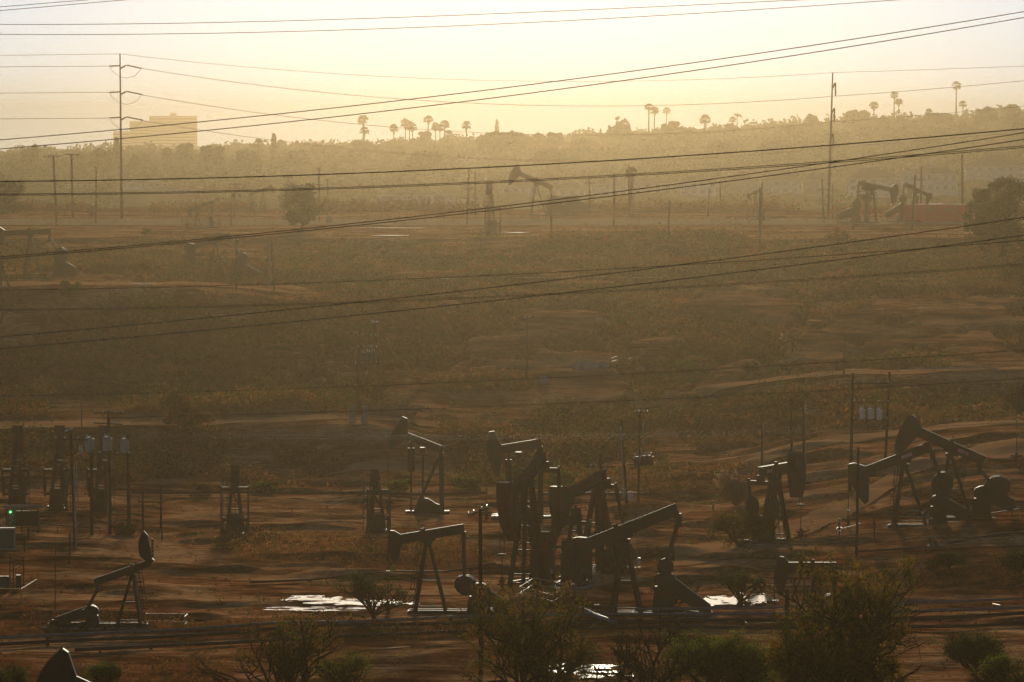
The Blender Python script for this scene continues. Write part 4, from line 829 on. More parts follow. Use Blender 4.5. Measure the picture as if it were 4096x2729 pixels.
for px, b, tp, wd, k, n, lb in [
 (120, 690, 572, 78, 'round', 900, 'big round tree at the far left of the ridge'),
 (60, 700, 634, 70, 'round', 500, 'low tree mass at the left border of the ridge'),
 (205, 700, 628, 60, 'round', 500, 'low round tree behind the hazy crossarm poles'),
 (262, 700, 630, 50, 'round', 500, 'narrow tree right of the hazy crossarm poles'),
 (325, 690, 612, 46, 'round', 500, 'tall slim tree left of the far office block'),
 (466, 690, 552, 38, 'cypress', 500, 'column-shaped tree against the left end of the far office block'),
 (410, 700, 585, 110, 'round', 900, 'sloping tree mass left of the far office block'),
 (540, 700, 610, 44, 'round', 400, 'small tree at the foot of the far office block'),
 (670, 690, 575, 40, 'round', 400, 'slim tree left of the dense dome at the office block'),
 (732, 690, 566, 92, 'round', 1100, 'dense dome tree before the right end of the office block'),
 (845, 700, 578, 110, 'round', 1100, 'broad tree right of the far office block'),
 (815, 690, 594, 18, 'cypress', 260, 'small dark cypress between dome tree and broad tree'),
 (985, 700, 598, 120, 'round', 1100, 'wide round tree under the left fan palm'),
 (1096, 660, 532, 42, 'pine', 900, 'tall lumpy conifer on the left part of the ridge'),
 (1190, 690, 600, 100, 'round', 900, 'wide low tree right of the tall conifer'),
 (1400, 670, 600, 110, 'round', 900, 'wide low tree left of the stacked palms'),
 (1452, 640, 552, 86, 'round', 900, 'rounded tree at the foot of the stacked palms'),
 (1700, 600, 508, 58, 'round', 800, 'bushy palm-like tree under the tallest single palm'),
 (1580, 640, 582, 90, 'round', 700, 'low dark tree under the single palm'),
 (2005, 620, 520, 190, 'round', 2200, 'large domed tree in the middle of the ridge'),
 (1988, 560, 476, 30, 'pine', 500, 'dark twin-tipped conifer rising out of the large domed tree'),
 (2100, 600, 526, 52, 'round', 500, 'round tree just right of the large domed tree'),
 (2155, 600, 527, 60, 'round', 500, 'feathery tree second to the right of the domed tree'),
 (2220, 600, 524, 66, 'round', 700, 'brushy flat-topped tree right of the feathery one'),
 (2297, 580, 524, 16, 'sparse', 160, 'spindly little tree on the middle ridge'),
 (2403, 575, 518, 8, 'cypress', 120, 'left of three thin cypresses beside the thin-leaved tree'),
 (2430, 575, 520, 8, 'cypress', 120, 'middle one of three thin cypresses'),
 (2439, 575, 518, 8, 'cypress', 120, 'right one of three thin cypresses'),
 (2484, 580, 466, 104, 'sparse', 1300, 'thin-leaved spreading tree with sky showing through'),
 (2330, 620, 550, 120, 'round', 900, 'low tree mass under the spindly little tree'),
 (2685, 570, 466, 90, 'round', 1300, 'big bush mound under two palms'),
 (2600, 600, 530, 120, 'round', 900, 'tree mass at the foot of the two tall thin palms'),
 (2740, 580, 508, 90, 'round', 800, 'low tree right of the big bush mound'),
 (2925, 560, 486, 54, 'round', 600, 'dark bush under the drooping feather palm'),
 (3160, 560, 496, 130, 'round', 900, 'wide low tree left of the leaning steel pole'),
 (3240, 540, 452, 56, 'round', 700, 'round tree just left of the leaning steel pole'),
 (3425, 530, 434, 148, 'round', 2200, 'long flat-topped tree right of the leaning steel pole'),
 (3534, 540, 466, 44, 'round', 400, 'small bushy tree right of the long flat-topped tree'),
 (3620, 540, 470, 100, 'round', 900, 'dark tree under the tall pair of palms'),
 (3760, 530, 448, 150, 'round', 1300, 'broad tree below the group of three palms'),
 (3715, 520, 444, 30, 'round', 300, 'small bush around the short palm at the right'),
 (3945, 520, 426, 112, 'round', 1300, 'dense tree left of the far right ridge end'),
 (4055, 515, 414, 110, 'round', 1100, 'tree at the right border of the ridge'),
 (4085, 560, 450, 90, 'round', 700, 'lower dark tree at the right border'),
 (3330, 600, 520, 120, 'round', 700, 'low tree behind the shaft of the leaning steel pole'),
 (2860, 640, 560, 140, 'round', 800, 'hillside tree left of the small white house'),
 (3100, 640, 556, 150, 'round', 800, 'hillside tree right of the small white house'),
 (2200, 680, 590, 160, 'round', 900, 'hillside tree right of the red-roofed white house'),
 (1700, 690, 600, 150, 'round', 900, 'hillside tree left of the red-roofed white house'),
 (3700, 620, 540, 140, 'round', 800, 'hillside tree above the big gabled house'),
 (3560, 610, 545, 120, 'round', 700, 'hillside tree above the long-eaved house')]:
    tree('ridge_tree', lb, px, b, tp, wd, k, n=int(n * 1.3), m=M_wood, lobes=16, ls=2.1 if k == 'round' else 1.5)
PT = 'trees on the plateau'
tree('pine_tree', 'dark rounded pine standing alone on the left of the plateau', 1208, 912, 715, 176, 'round', Y=1160, group=PT, n=7500, lobes=60, ls=.55)
tree('broadleaf_tree', 'dark tree cut by the left border on the plateau', 30, 872, 700, 165, 'round', Y=1330, group=PT, n=6500, lobes=50, ls=.6)
tree('broadleaf_tree', 'tall dark ragged tree at the right border of the plateau', 4010, 1015, 664, 255, 'round', Y=1040, group=PT, n=13000, lobes=85, ls=.5)
tree('broadleaf_tree', 'lower left half of the dark ragged trees at the right border', 3925, 1000, 730, 150, 'round', Y=1060, group=PT, n=6500, lobes=50, ls=.5)
palm('dead palm growing up through the overgrown plateau pumpjack', 3466, 890, 742, 30, 'shag', group=None, m=MATS['dead fronds'])
BG = 'separate bushes on the slopes'
for px, b, tp, wd, lb, m, n, ls in [
 (590, 938, 908, 52, 'dark bush just below the plateau road at the left', None, 700, .4),
 (366, 862, 812, 64, 'round dark bush on the plateau by the thin pole', None, 900, .5),
 (1980, 1132, 1068, 140, 'yellow-green bush on the slope in the middle', M_green, 2200, .4),
 (1380, 1128, 1108, 120, 'low green bush at the right end of the left bench', M_green, 1200, .4),
 (280, 1180, 1120, 110, 'green bush below the faint level-beam pumpjack', M_green, 1500, .35),
 (3345, 1000, 906, 130, 'brown-green bush on the plateau edge below the overgrown pumpjack', None, 1600, .45),
 (3170, 1408, 1302, 110, 'pale dry bush on the brown slope at the right', M_straw, 500, .5),
 (2745, 1500, 1425, 120, 'bright green bush beside the right dirt road', M_green, 1700, .35),
 (3010, 1486, 1440, 90, 'olive bush at the edge of the right dirt road', None, 1200, .35),
 (745, 1720, 1545, 230, 'tall dark bush in the hollow at the left, darker than the slope', None, 6000, .4),
 (700, 1600, 1440, 150, 'upper crown of the tall dark growth in the left hollow', None, 3200, .4),
 (1870, 1960, 1905, 170, 'fresh green bush between the two air-balanced pumpjacks', M_green, 2600, .28),
 (2080, 1975, 1850, 180, 'larger green bush behind the rusty red head', M_green, 3000, .28),
 (2240, 1960, 1880, 120, 'yellow-green bush behind the hanging head', M_green, 2000, .28),
 (1600, 1960, 1915, 110, 'yellow-green bush under the air cylinder', M_green, 1500, .28),
 (1060, 1965, 1920, 130, 'green bush right of the caged-ladder pumpjack', M_green, 1500, .28),
 (500, 2140, 2085, 130, 'brown thorn bush at the foot of the transformer rack', None, 1600, .3),
 (800, 1975, 1925, 120, 'reddish brown thicket at the back edge of the pad', None, 1500, .3)]:
    tree('bush', lb, px, b, tp, wd, 'round', cat='bush', group=BG, m=m or M_scrub, n=n, ls=ls, lobes=26, flat=.9)

# pampas grass
def pampas(label, px, base, top, wd):
    rng = np.random.default_rng(5); p = gp(px, base); s = p.y / F; H = (base - top) * s; W = wd * s / 2; root = thing('pampas_grass', p, label, 'grass clump'); Q = []
    for k in range(900):
        a = rng.uniform(0, 6.283); out = rng.uniform(.1, 1) ** .7; h = H * rng.uniform(.45, .95); d = np.array([math.cos(a), math.sin(a), 0]); sd_ = np.array([-d[1], d[0], 0]) * .06
        q0 = d * .2 * out; q1 = d * W * .62 * out + np.array([0, 0, h * .85]); q2 = d * W * 1.05 * out + np.array([0, 0, h * rng.uniform(0, .45)])
        Q += [[q0, q0 + sd_, q1 + sd_, q1], [q1, q1 + sd_, q2 + sd_ * .3, q2]]
    quads_obj('blades', np.array(Q), rng.uniform(0, .35, len(Q)), M_straw, root); Q = []
    for k in range(42):
        a = rng.uniform(1.6, 4.2); d = np.array([math.cos(a), math.sin(a) * .6, 0]); t_ = d * W * rng.uniform(.5, 1.1) + np.array([0, 0, H * rng.uniform(.7, 1.08)]); b_ = t_ * .62
        for j in range(14): f = j / 13; c = b_ * (1 - f) + t_ * f; e = rng.normal(0, .14, 3); Q.append([c, c + e, c + (t_ - b_) * .12 + e, c + (t_ - b_) * .14])
    quads_obj('plumes', np.array(Q), rng.uniform(.3, 1, len(Q)), M_straw, root)
pampas('pampas grass clump with straw plumes left of the green pumpjack', 2945, 2022, 1895, 170)

# ------------------------------------------------------------------ foreground trees
FG = 'trees in the near foreground'
def bigtree(label, px, Y, top, wd, m, n, nb, ls, leafy=1, base=None, name='broadleaf_tree', droop=1.2, crown0=.28, group=FG):
    rng = np.random.default_rng(sum(ord(c) * (i + 2) for i, c in enumerate(label))); p = on(px, Y); s = Y / F; ztop = at(px, top, Y).z; H = ztop - p.z; W = wd * s / 2
    root = thing(name, p, label, 'tree', group); tr = MB(); r = .14 + H * .012; tips = []
    def grow(p0, d, L_, rad, lev):
        p1 = p0 + d * L_ * .5 + Vector(rng.normal(0, .07 * L_, 3)); p2 = p0 + d * L_ + Vector(rng.normal(0, .08 * L_, 3)); p2.z = min(p2.z, H)
        tr.path([p0, p1, p2], [rad, rad * .75, rad * .5], 6 if lev < 2 else 4)
        if lev >= 3: tips.append((p2, lev)); tips.append((p1, lev)); return
        for k in range(nb[lev]):
            ax = Vector(rng.normal(0, 1, 3)); ax.z = ax.z * .5 + .35; nd = (d * .75 + ax.normalized() * .85).normalized(); q = p0.lerp(p2, rng.uniform(.45, 1)); grow(q, nd, L_ * rng.uniform(.55, .8), rad * .55, lev + 1)
    tr.path([(0, 0, -.5), (.1, 0, H * crown0)], [r * 1.25, r], 8)
    for k in range(nb[3] if len(nb) > 3 else 6):
        a = k * 2.4 + rng.uniform(-.3, .3); e = rng.uniform(.5, 1.35); d = Vector((math.cos(a) * math.cos(e), math.sin(a) * math.cos(e), math.sin(e)))
        L_ = min((H * (1 - crown0)) * .5 / max(.3, math.sin(e)), W * .62 / max(.15, math.cos(e)))
        grow(Vector((.05, 0, H * crown0 * rng.uniform(.75, 1))), d, L_, r * .6, 0)
    tr.build('trunk', M_twig, root, smooth=True)
    P = []; T = []
    for q, lev in tips:
        if rng.uniform() > leafy: continue
        if abs(q.x) > W * 1.15: continue
        nn = max(3, int(n / max(1, len(tips)))); P.append(np.array(q) + rng.normal(0, 1, (nn, 3)) * np.array([.26, .26, .22])); T.append(np.clip(rng.beta(1.4, 1.6) + rng.normal(0, .1, nn), 0, 1))
    if P:
        P = np.concatenate(P); quads_obj('crown', leaves(P, ls, .38, droop=droop, rng=rng), np.concatenate(T), m, root)
    return root
bigtree('big browning tree at the lower right hiding half a pumpjack', 3400, 418, 2175, 430, M_brown, 20000, (3, 3, 2, 16), .30, crown0=.35, leafy=.75)
bigtree('smaller browning tree in front of the big lower-right tree', 3300, 414, 2470, 400, M_brown, 20000, (3, 3, 2, 16), .30, crown0=.4)
bigtree('green and brown tree at the bottom centre in front of the yellow guard rail', 2125, 418, 2345, 440, M_brown, 14000, (3, 3, 2, 14), .28, crown0=.4, leafy=.75)
bigtree('dark twiggy tree at the bottom left of centre', 1130, 418, 2470, 560, M_brown, 9000, (3, 3, 3, 12), .26, crown0=.45, leafy=.4)
bigtree('almost bare tree with upright twigs right of the bottom centre', 2590, 420, 2405, 340, M_brown, 2200, (4, 4, 3, 9), .17, crown0=.4, leafy=.5, name='bare_tree')
bigtree('bright green bushy tree right of the nearly bare tree', 2900, 424, 2515, 420, M_green, 24000, (4, 4, 2, 14), .2, crown0=.3, droop=0)
bigtree('spindly dark tree at the bottom left corner', 22, 422, 2420, 130, M_tree, 1800, (3, 3, 2, 4), .22, crown0=.5, leafy=.7)
bigtree('thin-leaved sapling standing in front of the bright puddle', 1490, 503, 2296, 270, M_tree, 4200, (4, 3, 3, 9), .2, crown0=.06, leafy=.7, name='sapling', base=1)
bigtree('twiggy bush before the right-hand puddle', 2960, 520, 2285, 190, M_tree, 3000, (4, 3, 3, 9), .18, crown0=.05, leafy=.8, name='sapling', droop=0)
bigtree('leafy bush in front of the green pumpjack base', 2960, 586, 2060, 270, M_brown, 7000, (4, 3, 3, 8), .24, crown0=.1, droop=0, leafy=.9)
bigtree('shrubby tree on the slope at the right edge of the dirt road', 3795, 556, 2228, 200, M_tree, 8000, (4, 4, 3, 9), .24, crown0=.12, droop=0)
bigtree('shrubby tree cut by the right border below the right pair of pumpjacks', 4080, 548, 2225, 170, M_tree, 6000, (4, 4, 3, 8), .24, crown0=.12, droop=0)
bigtree('dark low bush at the bottom right', 3900, 455, 2542, 210, M_tree, 9000, (4, 4, 3, 10), .2, crown0=.08, droop=0)
bigtree('yellow-green bush in the bottom right corner', 4000, 441, 2630, 220, M_green, 4500, (4, 4, 3, 10), .2, crown0=.08, droop=0)
bigtree('green bush at the bottom edge right of the twiggy tree', 1370, 441, 2628, 210, M_green, 4000, (4, 4, 3, 9), .2, crown0=.08, droop=0)
bigtree('low green growth at the bottom edge left', 400, 446, 2672, 260, M_green, 2200, (4, 4, 3, 9), .18, crown0=.06, droop=0)
bigtree('bare brown brush clump at the foot of the largest pumpjack', 2690, 512, 2320, 190, M_brown, 900, (4, 4, 3, 9), .15, crown0=.06, leafy=.4, name='bare_tree', droop=0)
# ------------------------------------------------------------------ houses and far buildings
M_wall = mat('house wall', (.85, .78, .66), (.75, .68, .56), .9, .6)
M_wall2 = mat('tan house wall', (.50, .40, .30), (.42, .33, .24), .9, .6)
M_roof = mat('tile roof', (.30, .17, .11), (.22, .12, .08), .9, 1)
M_roofr = mat('red tile roof', (.52, .17, .10), (.40, .12, .08), .9, 1)
M_roofg = mat('grey roof', (.24, .20, .16), (.17, .14, .11), .9, 1)
M_glass = mat('window glass', (.06, .07, .07), (.04, .05, .05), .15, 1)
M_off = mat('office wall', (.55, .5, .42), (.48, .44, .36), .8, .3)
M_tank = mat('red tank paint', (.95, .02, .01), (.85, .02, .01), .45, .6, stretch=(.4, 1, 1))
HOMES = []
def house(label, px, base, w_px, wall_px, roof_px, wall, roof, ridge=.5, gable=False, chim=(), wins=4, Y=None, group='houses on the far hillside', depth=9, storeys=1):
    HOMES.append((px, far(Y), w_px)); p = on(px, far(Y)); s = p.y / F; W = w_px * s; Hh = wall_px * s; R = roof_px * s
    root = thing('house', p, label, 'house', group); mb = MB(); depth *= 1.4; p.z = at(px, base, p.y).z; root.location = p; mb.box((0, 0, Hh / 2 - 2.5), (W, depth, Hh + 5)); wl = mb.build('wall', wall, root)
    o = .5; mb = MB(); h0 = Hh - .05
    if gable: mb.prism([(-W / 2 - o, h0), (W / 2 + o, h0), (0, h0 + R)], -depth / 2 - o, depth / 2 + o); r_ = mb.build('roof', roof, root); mb = MB(); mb.prism([(-W / 2 + .2, h0 + .1), (W / 2 - .2, h0 + .1), (0, h0 + R - .35)], -depth / 2 - o - .06, -depth / 2 - o - .003); mb.build('gable_wall', wall, root)
    else:
        k = W * ridge / 2; vs = [(-W / 2 - o, -depth / 2 - o, h0), (W / 2 + o, -depth / 2 - o, h0), (W / 2 + o, depth / 2 + o, h0), (-W / 2 - o, depth / 2 + o, h0), (-k, 0, h0 + R), (k, 0, h0 + R)]
        mb.add(vs, [(0, 3, 2, 1), (0, 1, 5, 4), (1, 2, 5), (2, 3, 4, 5), (3, 0, 4)]); r_ = mb.build('roof', roof, root)
        mb = MB(); mb.box((0, -depth / 2 - o - .06, h0 - .1), (W + 2 * o, .12, .3)); mb.build('fascia', M_white, root)
    for (cx, cw_, ch) in chim: mc = MB(); mc.box((cx * W, -.5, h0 + R * .4 + ch * s / 2), (cw_ * s, 1.1, R * .8 + ch * s)); mc.box((cx * W, -.5, h0 + R * .8 + ch * s), (cw_ * s + .25, 1.35, .2)); mc.build('chimney', wall, r_)
    for st in range(storeys):
        for k in range(wins):
            x = -W / 2 + W * (k + .5) / wins; z = Hh * (st + .55) / storeys; ww = min(1.7, W / wins * .5); hh = min(1.5, Hh / storeys * .5)
            mw = MB(); mw.box((x, -depth / 2 - .02, z), (ww + .25, .1, hh + .25)); f = mw.build('window', M_white, root); mw = MB()
            for q in (-1, 1): mw.box((x + q * ww / 4, -depth / 2 - .08, z), (ww / 2 - .1, .06, hh))
            mw.build('pane', M_glass, f)
    return root
house('white house with a red tiled roof and two chimneys below the domed tree', 1958, 652, 112, 30, 26, M_wall, M_roofr, .75, chim=[(-.45, 10, 6), (.2, 13, 8)], wins=4, Y=2150)
house('low white annex with awnings left of the red-roofed house', 1870, 652, 70, 16, 8, M_wall, M_roofg, .6, wins=3, Y=2130)
house('pale low house with a flat brown roof high on the ridge right of centre', 2270, 580, 130, 12, 7, M_wall, M_roofg, .8, wins=5, Y=2480)
house('small white house under the low feather palm', 2982, 562, 74, 20, 5, M_wall, M_roofg, .8, wins=3, Y=2420)
house('long white building row behind the scrub left of centre', 1670, 812, 300, 32, 8, M_wall, M_roofg, .9, wins=10, Y=1640)
house('second row building just left of the upright plateau pumpjack', 1880, 822, 90, 24, 14, M_wall, M_roof, .5, wins=4, Y=1650)
house('gabled house with a white bargeboard at the left of the plateau', 532, 752, 76, 14, 16, M_wall, M_roof, gable=True, wins=3, Y=1800)
house('wide gabled hall right of the left steel pole', 620, 748, 120, 16, 18, M_wall2, M_roof, gable=True, wins=4, Y=1820)
house('long low roof between the hall and the dark pine', 730, 770, 150, 16, 12, M_wall, M_roofr, .8, wins=5, Y=1760)
house('house with a steep brown roof behind the raised pumpjack head', 2080, 782, 150, 34, 22, M_wall, M_roof, .5, chim=[(.1, 10, 14)], wins=4, Y=1760)
house('house with a brown roof right of the lifted pumpjack', 2270, 790, 150, 32, 26, M_wall, M_roof, .5, chim=[(-.2, 12, 14)], wins=4, Y=1770)
house('pale two-storey house left of the shaggy palm', 2440, 785, 140, 46, 22, M_wall, M_roof, .5, chim=[(.25, 9, 12)], wins=4, storeys=2, Y=1760)
house('two-storey house right of the shaggy palm', 2610, 782, 160, 48, 22, M_wall2, M_roof, .5, chim=[(-.1, 9, 12)], wins=4, storeys=2, Y=1750)
house('two-storey pale house behind the short leaning pole', 2790, 780, 150, 50, 26, M_wall, M_roof, .4, chim=[(.2, 9, 14)], wins=4, storeys=2, Y=1740)
house('two-storey house behind the faint small pumpjack', 2960, 782, 150, 52, 26, M_wall2, M_roof, .4, chim=[(-.2, 9, 14)], wins=4, storeys=2, Y=1745)
house('house with two chimneys left of the leaning steel pole', 3120, 776, 150, 54, 30, M_wall, M_roof, .4, chim=[(-.3, 9, 12), (.3, 9, 18)], wins=4, storeys=2, Y=1750)
house('house half behind the leaning steel pole', 3270, 774, 120, 52, 30, M_wall2, M_roof, .4, chim=[(0, 9, 12)], wins=3, storeys=2, Y=1755)
house('big house with a long white eave and wide roof above the overgrown pumpjack', 3490, 766, 205, 52, 44, M_wall, M_roof, .35, chim=[(.17, 12, 6)], wins=5, storeys=2, Y=1730)
house('tall gabled house wing above the smaller plateau pumpjack', 3632, 762, 46, 66, 22, M_wall, M_roof, gable=True, wins=2, storeys=2, Y=1715)
house('large pale house with a broad roof above the red tank', 3730, 768, 190, 70, 30, M_wall, M_roof, .6, chim=[(.0, 16, 26), (.38, 12, 10), (-.35, 10, 8)], wins=6, storeys=2, Y=1740)
house('large house with a hill-like roof at the right border', 3975, 716, 250, 50, 56, M_wall, M_roof, .2, chim=[(0, 12, 6)], wins=6, storeys=2, Y=1860)
house('white house with a porch near the right end of the ridge', 3935, 590, 110, 26, 8, M_wall, M_roofg, .8, wins=4, Y=2350)
house('dark-roofed long house at the right border under the ridge trees', 4050, 602, 130, 20, 8, M_wall2, M_roofg, .8, wins=5, Y=2330)
house('tan house on the slope left of the large domed tree', 1480, 700, 110, 20, 14, M_wall2, M_roof, .5, wins=4, Y=2000)
house('reddish-roofed house on the slope right of the red-roofed white house', 2120, 705, 100, 14, 12, M_wall2, M_roofr, .6, wins=3, Y=1960)
house('pale house among trees left of the tall conifer', 1050, 706, 90, 18, 12, M_wall, M_roof, .5, wins=3, Y=1990)
house('house with a pink roof below the bushy short palm', 1250, 740, 110, 16, 14, M_wall, M_roofr, .6, wins=4, Y=1880)
house('pale house at the far left below the round tree', 180, 760, 120, 18, 14, M_wall, M_roof, .5, wins=4, Y=1850)
house('tan house behind the taller crossarm poles at the left', 330, 752, 110, 16, 14, M_wall2, M_roof, .5, wins=4, Y=1850)
house('house on the upper slope right of the big bush mound', 2800, 640, 110, 18, 14, M_wall2, M_roof, .5, wins=3, Y=2180)
house('house on the upper slope beside the leaning steel pole', 3450, 622, 120, 18, 14, M_wall2, M_roof, .5, wins=4, Y=2200)
house('small gabled white house high on the slope right of centre', 2240, 622, 34, 16, 20, M_wall, M_roof, gable=True, wins=1, Y=2300, depth=6)
# far office block
p = at(616, 640, 6700); p.z = gz(p.x, 6700); s = 6700 / F; root = thing('office_building', p, 'pale stepped office block almost lost in the haze', 'office building')
for nm, x0, x1, tp, dy in (('main_block', 597, 783, 464, 0), ('middle_wing', 517, 596, 485, 6), ('low_wing', 450, 516, 525, 12)):
    a = at(x0, tp, 6700) - p; b = at(x1, tp, 6700) - p; mb = MB(); mb.box(((a.x + b.x) / 2, dy + 15, a.z / 2), (b.x - a.x, 30, a.z)); bl = mb.build(nm, M_off, root)
    n = int(a.z / 3.6); mb = MB()
    for k in range(1, n): mb.box(((a.x + b.x) / 2, dy - .04, a.z - 3.6 * k), (b.x - a.x - 1, .12, 1.5))
    mb.build('window_bands', M_glass, bl)
mb = MB(); a = at(690, 460, 6700) - p; mb.box((a.x, 15, a.z + .5), (7, 7, 3)); mb.build('roof_plant', M_off, root)

def clear_of_homes(u, Y):
    k = fbm(u / 300, Y / 160, 3) > .38
    for hx, hy, hw_ in HOMES: k &= ~((np.abs(u - hx) < hw_ * .55) & (Y > hy - 330) & (Y < hy + 12))
    return k
scatter('woodland', 6500, -1500, 5600, far(1640), far(2640), 85, 2.2, 6.5, 2.0, M_wood, clear_of_homes, tall=.85, shell=.1, asp=.95)
# red tank with lettering and orange stair rail
p = gp(3625, 888); Yt = p.y; s = Yt / F; root = thing('storage_tank', at(3730, 888, Yt), 'bright red steel tank with yellow lettering and a sloping orange rail', 'tank')
x0, x1 = (3616 - 3730) * s, (3862 - 3730) * s; h = 72 * s; mb = MB(); mb.prism([(x0, .3), (x1 + .6, .1), (x1 - .1, h * .93), (x0 + (x1 - x0) * .62, h), (x0, h * .96)][::-1], -1.3, 1.3); mb.build('tank_body', M_tank, root)
mb = MB()
for k in range(14): mb.box((x0 + (x1 - x0) * (k + .5) / 14, -1.34, h * .47), (.07, .1, h * .85))
mb.build('side_ribs', M_tank, root)
mb = MB(); mb.bar((x0 + (x1 - x0) * .64, -1.45, h * .72), (x0 + (x1 - x0) * .74, -1.45, h * .72), .08, .16); mb.bar((x0 + (x1 - x0) * .74, -1.45, h * .72), (x1 + .3, -1.45, h * .08), .08, .2); mb.bar((x0 + (x1 - x0) * .78, -1.45, h * .92), (x1 + .3, -1.45, h * .3), .06, .1); mb.build('stair_rail', M_yellow, root)
text('lettering', 'ADLER', 20 * s, M_yellow, root, (x0 + (x1 - x0) * .40, -1.45, h * .76), (math.pi / 2, 0, 0), .02)
text('lettering', 'TANK RENTALS', 8.5 * s, mat('faded pink lettering', (.7, .45, .35)), root, (x0 + (x1 - x0) * .40, -1.45, h * .59), (math.pi / 2, 0, 0), .02)
mb = MB(); mb.box(((x0 + x1) / 2, 0, h * .97), (x1 - x0, 2.7, .12)); mb.build('top_rail', mat('pale red trim', (.7, .3, .25)), root)
for k in (-.4, .45): mb = MB(); mb.tube(((x0 + x1) / 2 + k * (x1 - x0), -1.2, .45), ((x0 + x1) / 2 + k * (x1 - x0), 1.2, .45), .5, n=14); mb.build('wheel', M_black, root)

# ------------------------------------------------------------------ fences and rails
def rail(label, pts, h, m, rails=(1, .5), r=.035, step=None, name='guard_rail', cat='railing', group=None, ground_pts=True, post_r=None):
    """pts: pixels of the post feet; posts are parts, the rails another"""
    P = [gp(*q) for q in pts]; p0 = P[0]; root = thing(name, p0, label, cat, group)
    for q in P:
        mb = MB(); mb.tube(q - p0 - Vector((0, 0, .2)), q - p0 + Vector((0, 0, h)), post_r or r, n=6); mb.build('post', m, root)
    for k in rails: mb = MB(); [mb.tube(a - p0 + Vector((0, 0, h * k)), b - p0 + Vector((0, 0, h * k)), r, n=6) for a, b in zip(P[:-1], P[1:])]; mb.build('rail', m, root)
    return root
YG = 'yellow pipe railings'
rail('yellow guard rail around the cellar under the rusty red head', [(2078, 2398), (2135, 2362), (2270, 2385), (2215, 2432), (2078, 2398)], 1.15, M_yellow, r=.05, group=YG)
rail('yellow angled railing by the caged cabinets at the left edge', [(-60, 2398), (85, 2400), (146, 2362)], 1.0, M_yellow, rails=(1,), r=.07, group=YG)
rail('yellow railing behind the brush beside the lower left pumpjack', [(583, 2500), (590, 2498), (750, 2500), (738, 2512)], .95, M_yellow, rails=(1, .3), r=.045, group=YG)
rail('long thin orange railing along the middle of the slope', [(2050 + 66 * k, 1137 - (2 if 3 < k < 8 else 0)) for k in range(11)], 1.1, M_yellow, rails=(1,), r=.05, group=YG)
rail('short tilted railing left of the yellow-green slope bush', [(1625 + 62 * k, 1138 + k) for k in range(5)], 1.1, M_yellow, rails=(1,), r=.05, group=YG)
rail('small square railing above the pale rocks', [(2446, 1462), (2470, 1456), (2528, 1458), (2518, 1466), (2446, 1462)], 1.1, M_yellow, r=.05, group=YG)
rail('orange rails in front of the near pumpjack of the right pair', [(3345, 2152), (3356, 2140), (3370, 2150), (3440, 2130)], .9, M_yellow, rails=(1,), r=.05, group=YG)
rail('railing platform between the legs of the near right pumpjack', [(3600, 2090), (3664, 2090), (3700, 2092)], 1.2, M_jack, r=.04, group=YG)
fp = [(-200 + 76 * k, 877) for k in range(53)]
rail('chain-link fence running along the plateau road', fp, 2.1, M_polef, rails=(1, .04), r=.03, post_r=.05, name='chain_link_fence', cat='fence')
rail('wire cage fence around the small left plateau pumpjack', [(726, 914), (770, 914), (820, 914), (881, 914), (876, 902), (732, 902), (726, 914)], 1.9, M_polef, rails=(1, .75, .5, .25, .05), r=.035, name='cage_fence', cat='fence')
rail('barbed security fence around the cabinets at the left edge', [(-60, 2368), (-8, 2372), (54, 2376), (95, 2352), (40, 2340)], 2.9, M_pole, rails=(1, .88, .76, .45, .05), r=.03, post_r=.06, name='security_fence', cat='fence')
rail('low dark barrier pipe on posts by the green cabinet', [(160, 2120), (230, 2128), (400, 2140)], .7, M_pole, rails=(1,), r=.05, name='pipe_barrier', cat='barrier')

# ------------------------------------------------------------------ pipes laid over the ground
def pipe(label, pts, r, m, z=.25, group='pipes lying over the dirt', stands=True, sag=0):
    P = []
    for (a, b) in zip(pts[:-1], pts[1:]):
        A = gp(*a); B = gp(*b); n = max(2, int((B - A).length / 3))
        for k in range(n): q = A.lerp(B, k / n); P.append(Vector((q.x, q.y, gz(q.x, q.y) + z)))
    q = gp(*pts[-1]); P.append(Vector((q.x, q.y, q.z + z)))
    sm = [P[0]] + [Vector((b.x, b.y, (a.z + b.z + c.z) / 3)) for a, b, c in zip(P[:-2], P[1:-1], P[2:])] + [P[-1]]
    o = P[0].copy(); root = thing('pipeline', o, label, 'pipe', group); mb = MB(); mb.path([q - o for q in sm], r, 8); mb.build('pipe', m, root, smooth=True)
    if stands:
        for q in sm[2::6]: mb = MB(); mb.box(q - o - Vector((0, 0, z * .5 + r)), (.25, .3, z + .1)); mb.build('support_block', M_pole, root)
M_pipe = mat('dark pipe', (.07, .035, .028), (.045, .022, .018), .6, 2)
M_pipeg = mat('grey pipe', (.17, .15, .135), (.11, .09, .08), .5, 2)
pipe('dark pipeline along the far edge of the dirt pad, left part', [(525, 1984), (1000, 1985), (1440, 1984), (1950, 1986)], .17, M_pipe, .45)
pipe('dark pipeline along the far edge of the dirt pad, right part', [(2150, 1990), (2400, 1991), (2640, 1993)], .17, M_pipe, .45)
pipe('dark pipe slanting from the left road to the beam pumpjack', [(1000, 2338), (1480, 2298), (1980, 2262)], .11, M_pipe, .2)
pipe('uppermost of the long pipes crossing the foreground', [(-100, 2580), (900, 2530), (1930, 2488), (2700, 2478), (3600, 2470), (4200, 2446)], .14, M_pipeg, .5)
pipe('second long pipe crossing the foreground', [(-100, 2600), (900, 2549), (1930, 2503), (2700, 2498), (3600, 2492), (4200, 2462)], .16, M_pipe, .35)
pipe('third long pipe crossing the foreground', [(300, 2612), (1200, 2568), (1930, 2530), (2800, 2520), (3600, 2518), (4200, 2492)], .15, M_pipe, .25)
